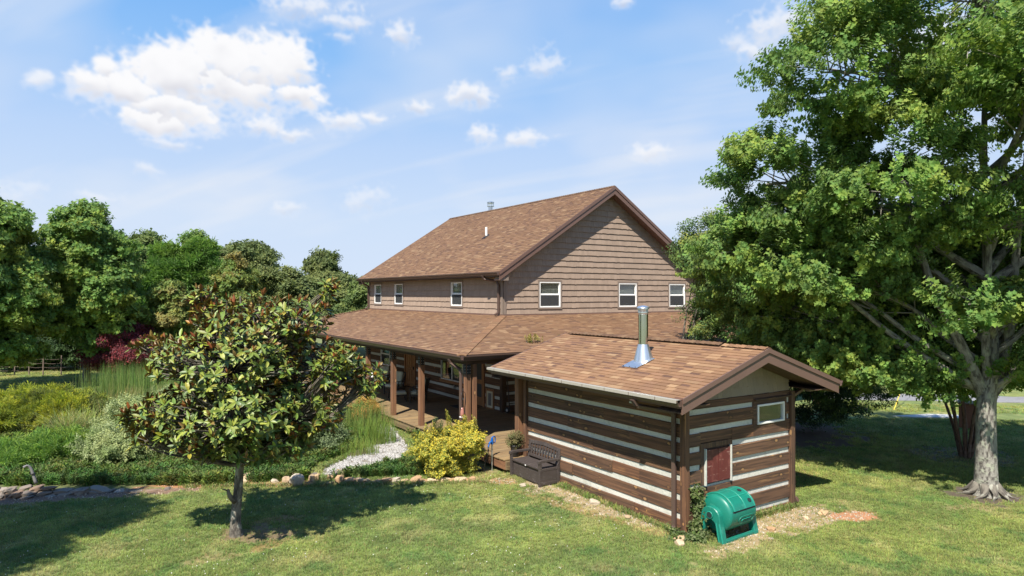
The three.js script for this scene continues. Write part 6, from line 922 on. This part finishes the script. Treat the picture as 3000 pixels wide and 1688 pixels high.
  bush('honeysuckle', 'small leafy climber at the shed corner left of the composter', 'shrub', V(10.93, -0.06, -9.62), [[0, 0.3, 0.05, 0.13, 0.26, 8], [0.03, 0.6, 0, 0.12, 0.2, 6], [-0.03, 0.85, 0, 0.07, 0.1, 3]], hn, w3, 725, 6, 0.09);
  bush('weed_clump', 'low leafy weeds at the foot of the shed downspout', 'weeds', V(10.72, -0.07, -9.5), [[0, 0.06, 0, 0.25, 0.07, 8], [-0.3, 0.05, -0.2, 0.15, 0.05, 4]], hn, w3, 727, 6, 0.1);
  bush('deck_edge_shrub', 'orange tinged shrub at the deck edge beyond the magnolia', 'shrub', V(9.55, 0, -24.7), [[0, 0.35, 0, 0.45, 0.35, 16], [0.05, 0.65, -0.4, 0.4, 0.3, 12], [-0.3, 0.3, 0.5, 0.4, 0.25, 10]], vg, [[0.20, 0.16, 0.035], [0.26, 0.15, 0.04], [0.13, 0.16, 0.04]], 729, 18, 0.2);
  bush('fern_cover', 'soft bright green ground plant behind the left end of the rubble wall', 'plant', gp(-13.4, 20.0), [[0, 0.3, 0, 0.9, 0.32, 26], [1.1, 0.2, 0.3, 0.8, 0.22, 18], [-1.2, 0.25, 0.2, 0.9, 0.25, 18], [0.6, 0.25, -0.9, 0.9, 0.25, 18]], jn, [[0.09, 0.165, 0.03], [0.11, 0.185, 0.035], [0.14, 0.205, 0.04]], 731, 24, 0.3, 0.5);
  bush('goldenrod_clump', 'yellow flowering clump on top of the variegated shrub', 'plant', gp(-11.6, 21.4), [[0, 1.35, 0, 0.3, 0.14, 8], [0.35, 1.25, 0.2, 0.22, 0.1, 5]], yl, [[0.9, 1.1, 1]], 733, 10, 0.14);
  // fallen leafy sprigs lying on the porch roof above the shed ridge
  for (const [x, z, s, label] of [[13.05, -18.6, 9, 'yellow leafy sprig on the porch roof above the shed ridge'], [14.25, -18.35, 5, 'small green sprig on the porch roof right of the yellow sprig']]) { const y = 3.1 + (-17.75 - z) * 0.243, g = thing('leafy_sprig', label, 'sprig', V(x, y, z)), sp = []; for (let i = 0; i < s * 2; i++) sp.push({ p: V((R() - 0.5) * s * 0.07, 0.03 + 0.16 * R(), (R() - 0.5) * 0.3), q: new THREE.Quaternion().setFromUnitVectors(UP, V(R() - 0.5, 1, R() - 0.5).normalize()), s: 0.9, c: [0.75, 0.75, 0.75] }); part(g, 'stem', tube([V(-s * 0.03, 0.02, 0), V(0, 0.05, 0.03), V(s * 0.035, 0.03, 0)], [0.01, 0.006], 5), BARK.dark); crownMesh(g, 'foliage', s > 6 ? yl : gl, LEAF, sp); }
  // potted plant
  const pot = thing('potted_plant', 'black pot with trailing plant at the foot of the shed post', 'potted plant', V(10.44, 0.402, -15.73));
  part(pot, 'pot', new THREE.LatheGeometry([[0, 0], [0.10, 0], [0.135, 0.28], [0.15, 0.29], [0.15, 0.33], [0.13, 0.33], [0.12, 0.27], [0, 0.26]].map(([a, b]) => new THREE.Vector2(a, b)), 22), M.black);
  const ps = []; for (let i = 0; i < 60; i++) { const d = rdir(R); ps.push({ p: V(d.x * 0.15, 0.45 + d.y * 0.14, d.z * 0.15), q: new THREE.Quaternion().setFromUnitVectors(UP, V(d.x, d.y + 0.6, d.z).normalize()), s: 0.8, c: [1.3, 1.25, 1] }); } crownMesh(pot, 'foliage', vg, LEAF, ps.map((q) => ({ ...q, c: [[0.13, 0.15, 0.05], [0.19, 0.17, 0.07]][Math.floor(R() * 2)] })));
}
// ---- grasses, reeds, lawn
function blades(seed, n, h, spread, width, lean, tones) {         // arching blades from a common foot
  const R = rng(seed), a = new Leaves();
  for (let i = 0; i < n; i++) { const az = R() * 6.28, f = V(Math.cos(az), 0, Math.sin(az)), b = V((R() - 0.5) * spread, 0, (R() - 0.5) * spread), H = h * (0.6 + 0.5 * R()), l = lean * (0.3 + R()), s = V(-f.z, 0, f.x).multiplyScalar(width / 2), col = tones[Math.floor(R() * tones.length)].map((c) => c * (0.8 + 0.4 * R())); let pl = b.clone().sub(s), pr = b.clone().add(s); const S = h > 0.3 ? 4 : 2; for (let k = 1; k <= S; k++) { const t = k / S, c = b.clone().addScaledVector(f, l * H * t * t).add(V(0, H * (t - 0.35 * l * t * t * t), 0)), w = 1 - t * 0.85, l2 = c.clone().addScaledVector(s, -w), r2 = c.clone().addScaledVector(s, w); a.tri(pl, pr, r2, col); if (k < S) a.tri(pl, r2, l2, col); pl = l2; pr = r2; } }
  return a.geo();
}
{
  const gp = (r, f) => { const q = pt(r, 0, f); q.y = gy(q.x, q.z); return q; }, GR = foliage(0.9, 0.4), R = rng(801);
  const clump = (label, r, f, n, h, spread, width, lean, tones, seed) => { const q = gp(r, f), g = thing('grass_clump', label, 'ornamental grass', q, 0, 'tall grasses in the garden bed'); part(g, 'blades', blades(seed, n, h, spread, width, lean, tones), GR); part(g, 'crown_base', new THREE.IcosahedronGeometry(spread * 0.4, 1).scale(1, 0.15, 1), std([0.10, 0.09, 0.04], 1)); };
  clump('arching yellow green grass clump behind the fern cover', -13.7, 21.4, 1000, 1.55, 1.3, 0.024, 0.75, [[0.24, 0.28, 0.07], [0.18, 0.24, 0.055], [0.34, 0.33, 0.12]], 811);
  clump('green grass clump right of the arching yellow clump', -12.9, 23.4, 900, 1.65, 1.5, 0.024, 0.5, [[0.13, 0.21, 0.045], [0.17, 0.25, 0.05], [0.24, 0.28, 0.08]], 813);
  clump('rusty topped grass clump behind the juniper', -15.8, 26.0, 1100, 1.4, 2.8, 0.022, 0.35, [[0.22, 0.24, 0.06], [0.30, 0.22, 0.08], [0.15, 0.20, 0.05]], 815);
  clump('pale flag grass clump in front of the reeds', -14.2, 26.6, 800, 1.5, 2.0, 0.026, 0.25, [[0.18, 0.24, 0.06], [0.36, 0.34, 0.12], [0.12, 0.19, 0.045]], 817);
  clump('bright green tall grass between the shrub and the porch deck', -4.6, 22.6, 620, 1.0, 1.3, 0.012, 0.4, [[0.17, 0.27, 0.04], [0.21, 0.30, 0.045], [0.14, 0.22, 0.04]], 819);
  clump('green tall grass farther along the deck edge', -5.4, 24.6, 620, 1.25, 1.6, 0.012, 0.35, [[0.14, 0.22, 0.04], [0.18, 0.26, 0.045], [0.12, 0.18, 0.05]], 821);
  clump('short bright grass clump left of the white gravel', -4.9, 21.0, 500, 0.6, 1.2, 0.011, 0.6, [[0.18, 0.27, 0.04], [0.22, 0.3, 0.05]], 823);
  clump('bright weeds at the far edge of the right lawn', 14.9, 29.3, 420, 0.55, 1.6, 0.02, 0.6, [[0.17, 0.24, 0.04], [0.22, 0.27, 0.05]], 825);
  // reeds: nobody could count them
  const reed = blades(831, 7, 1.75, 0.3, 0.016, 0.06, [[0.15, 0.17, 0.08], [0.20, 0.20, 0.10], [0.09, 0.13, 0.05], [0.12, 0.17, 0.05]]), rs = [];
  for (let i = 0; i < 620; i++) { const q = gp(-18.9 + R() * 4.9, 29.2 + R() * 3.2); rs.push([q.x, q.y, q.z, 0.75 + 0.4 * R(), 0.1 * (R() - 0.5), R() * 6, 0.1 * (R() - 0.5), [1.15 + 0.5 * R(), 1.25 + 0.4 * R(), 1.0]]); }
  scatter('reeds', 'stand of tall thin reeds behind the garden bed', 'reeds', reed, GR, rs);
  const dry = blades(833, 12, 1.0, 0.5, 0.014, 0.55, [[0.34, 0.27, 0.13], [0.28, 0.22, 0.10], [0.16, 0.18, 0.06]]), ds = [];
  for (let i = 0; i < 260; i++) { const q = gp(-27.5 + R() * 4.6, 43.3 + R() * 1.6); ds.push([q.x, q.y, q.z, 0.7 + 0.6 * R(), 0, R() * 6, 0]); }
  scatter('dry_grass', 'strip of tall dry grass behind the left maple trunk', 'grass', dry, GR, ds);
  // ground cover of the bed
  const cov = twig(835, 18, 0.06, 0.024, 'tiny', 0.14, [[1, 1, 1], [0.75, 0.85, 0.8], [1.25, 1.15, 0.9]], 0.9), cs = [];
  for (let k = 0; k < 90000 && cs.length < 26000; k++) { const r = -18.5 + R() * 16.5, f = 17.4 + R() * 14, q = gp(r, f); if (!inBed(q.x, q.z) || gravel(q.x, q.z) > -0.25) continue; const m = fbm(q.x * 0.6, q.z * 0.6, 31, 3), c = mix3([0.085, 0.165, 0.036], [0.165, 0.22, 0.05], sm(-0.3, 0.3, m)).map((v) => v * (0.75 + 0.5 * R())); cs.push([q.x, q.y + 0.05 + 0.08 * R(), q.z, 0.9 + 0.9 * R() + (m > 0 ? 0.6 : 0), 0.5 * (R() - 0.5), R() * 6, 0.5 * (R() - 0.5), c]); }
  scatter('ground_cover', 'low green ground cover filling the garden bed', 'ground cover', cov, LEAF, cs);
  // the mown lawn, tuft by tuft, in view and a little beyond
  const tuft = blades(841, 9, 0.062, 0.075, 0.0065, 0.9, [[1, 1, 1], [0.8, 0.9, 0.85], [1.25, 1.12, 1.0]]), gs = [], far = [];
  const free = (x, z) => !(x > 10.7 && x < 14.45 && z < -9.78 && z > -15.75) && !(x > 9.98 && x < 29 && z < -15.8 && z > -40) && (!inBed(x, z) || gravel(x, z) > -0.7) && Math.hypot(x - 2.89, z + 14.66) > 0.17 && Math.hypot(x - 19.32, z + 7.67) > 0.42;
  for (let k = 0; k < 900000 && gs.length < 150000; k++) {
    const f = Math.sqrt(lerp(9.5 ** 2, 27 ** 2, R())), r = (R() * 2 - 1) * 0.92 * f; if (R() > Math.min(1, (15 / f) ** 1.6)) continue; const q = pt(r, 0, f); if (!free(q.x, q.z)) continue; const [a] = soilAt(q.x, q.z); if (R() < a * 1.05) continue; if (gravel(q.x, q.z) > 0) continue;
    const c = lawnTone(q.x, q.z), v = 0.62 + 0.85 * R(), dry_ = R() < 0.06 + 0.25 * a; gs.push([q.x, gy(q.x, q.z) - 0.004, q.z, (0.7 + 0.6 * R()) * (inBed(q.x, q.z) ? 2.2 : f > 18 ? 1.25 : 1), 0.3 * (R() - 0.5), R() * 6, 0.3 * (R() - 0.5), dry_ ? [0.34 * v, 0.27 * v, 0.11 * v] : [c[0] * 1.25 * v, c[1] * 1.25 * v, c[2] * 1.2 * v]]);
  }
  for (let k = 0; k < 2600; k++) { const e = Math.floor(R() * 5), u = R(), j = Math.abs(R() + R() - 1) * 0.14; let x, z; if (e < 2) { x = 10.70 - j; z = lerp(-13.9, -9.9, u); } else if (e === 2) { x = lerp(10.8, 14.4, u); z = -9.72 + j; } else if (e === 3) { x = 14.5 + j; z = lerp(-15.6, -9.8, u); } else { x = lerp(2.4, 9.2, u); z = lerp(-19.3, -15.3, u) + 0.12 + j * 2; } if (R() < 0.35 + 0.5 * n2(x * 3, z * 3)) continue; const v = 0.8 + 0.5 * R(), c = R() < 0.3 ? [0.36, 0.29, 0.13] : [0.15, 0.21, 0.045]; gs.push([x, gy(x, z) - 0.01, z, 1.3 + 1.7 * R(), 0.3 * (R() - 0.5), R() * 6, 0.3 * (R() - 0.5), c.map((q) => q * v)]); }
  scatter('lawn_grass', 'mown grass of the front lawn', 'grass', tuft, GR, gs);
  const tuft2 = blades(843, 8, 0.085, 0.16, 0.013, 0.9, [[1, 1, 1], [0.8, 0.9, 0.85], [1.25, 1.12, 1.0]]);
  for (let k = 0; k < 300000 && far.length < 45000; k++) { const f = 26 + R() * 24, r = (R() * 2 - 1) * 0.86 * f, q = pt(r, 0, f); if (!free(q.x, q.z) || (q.x > 9 && q.z < -15 && q.x < 29)) continue; if (f > 30.4 && f < 36.4 && r > 7.5) continue; if (r > 15 && r < 21.7 && f > 26.6 && f < 28.4) continue; const c = lawnTone(q.x, q.z), v = 0.85 + 0.5 * R(); far.push([q.x, gy(q.x, q.z) - 0.004, q.z, 0.8 + 0.5 * R(), 0.3 * (R() - 0.5), R() * 6, 0.3 * (R() - 0.5), [c[0] * 1.3 * v, c[1] * 1.25 * v, c[2] * 1.2 * v]]); }
  scatter('far_lawn_grass', 'mown grass of the lawns beyond the house and the bed', 'grass', tuft2, GR, far);
  const fl = []; for (let k = 0; k < 9000 && fl.length < 240; k++) { const f = 11 + R() * 9, r = (R() * 2 - 1) * 0.8 * f, q = pt(r, 0, f); if (!free(q.x, q.z) || r > 2.5 || fbm(q.x * 0.5, q.z * 0.5, 77, 2) < 0.02) continue; const [a] = soilAt(q.x, q.z); if (a > 0.2) continue; fl.push([q.x, gy(q.x, q.z) + 0.055, q.z, 0.006 + 0.006 * R(), 0, 0, 0, [0.6, 0.6, 0.52]]); }
  scatter('clover_flowers', 'tiny white clover heads dotted over the front lawn', 'flowers', new THREE.IcosahedronGeometry(1, 0), std([1, 1, 1], 0.9), fl);
}
// ---------------------------------------------------------------- far small things
{
  const fence = thing('wire_fence', 'rusty wire fence on thin posts beyond the left lawn', 'fence', pt(-29.5, 0, 41.2)), o = fence.position, P = [[-31.9, 41.6], [-30.6, 41.5], [-29.5, 41.2], [-28.5, 41.0], [-27.4, 41.0], [-26.4, 41.3]].map(([r, f]) => pt(r, 0, f).sub(o)), m = std([0.16, 0.12, 0.095], 0.9);
  P.forEach((p, i) => part(fence, 'post', tube([V(p.x, -0.2, p.z), V(p.x + 0.02, 1.15 + 0.08 * Math.sin(i * 5), p.z)], [0.04, 0.035], 7), m));
  for (const h of [0.25, 0.5, 0.75, 1.0]) for (let i = 0; i < P.length - 1; i++) part(fence, 'wire', tube([V(P[i].x, h, P[i].z), V((P[i].x + P[i + 1].x) / 2, h - 0.05, (P[i].z + P[i + 1].z) / 2), V(P[i + 1].x, h, P[i + 1].z)], [0.007], 4), m);
  const pole = thing('guy_marker', 'yellow leaning guy wire guard beyond the right lawn', 'pole', pt(16.4, -0.05, 29.0)), top = pt(1.1, 0, 0.6); part(pole, 'guard', bar(V(0, 0, 0), V(top.x, 1.9, top.z), 0.022, 10), std([0.62, 0.46, 0.05], 0.6)); part(pole, 'cable', bar(V(top.x * 0.9, 1.9, top.z * 0.9), V(top.x * 2.6, 5.4, top.z * 2.6), 0.008, 5), M.bolt);
  const bx = thing('utility_box', 'brown box behind the slender stems beside the maple trunk', 'box', pt(17.3, -0.1, 25.6), 0.4), bm = std([0.20, 0.085, 0.045], 0.8, { map: M.wear }); part(bx, 'cabinet', grain(rbox(0.7, 0.9, 0.6, 0.02, 0, 0.45, 0), 1), bm); part(bx, 'lid', rbox(0.78, 0.06, 0.68, 0.015, 0, 0.93, 0), M.trim);
  const st = thing('bent_pipe', 'weathered grey bent pipe standing on the rubble wall', 'pipe', pt(-12.05, 0.0, 16.9)); part(st, 'pipe', tube([V(0.12, 0.2, 0.05), V(0.06, 0.42, 0.02), V(0, 0.60, 0), V(-0.07, 0.66, 0), V(-0.14, 0.62, 0)], [0.04, 0.035, 0.03, 0.034], 9), std([0.16, 0.155, 0.15], 0.8)); part(st, 'collar', new THREE.TorusGeometry(0.05, 0.014, 8, 16).rotateX(1.4).translate(0.05, 0.44, 0.02), M.iron);
  const sp = thing('staked_sapling', 'yellow green staked sapling left of the wire fence', 'sapling', pt(-31.2, -0.05, 40.0)); part(sp, 'stake', bar(V(0, 0, 0), V(0.02, 1.3, 0), 0.025), m); part(sp, 'stem', tube([V(0.05, 0, 0), V(0.04, 0.9, 0.02), V(0.02, 1.7, 0)], [0.02, 0.008], 6), BARK.dark); const R = rng(901), q = []; for (let i = 0; i < 60; i++) { const d = rdir(R); q.push({ p: V(d.x * 0.4, 1.45 + d.y * 0.5, d.z * 0.4), q: new THREE.Quaternion().setFromUnitVectors(UP, V(d.x, 1, d.z).normalize()), s: 0.5, c: [0.16, 0.19, 0.04] }); } crownMesh(sp, 'crown', rows, LEAF, q);
}

renderer.render(scene, camera);
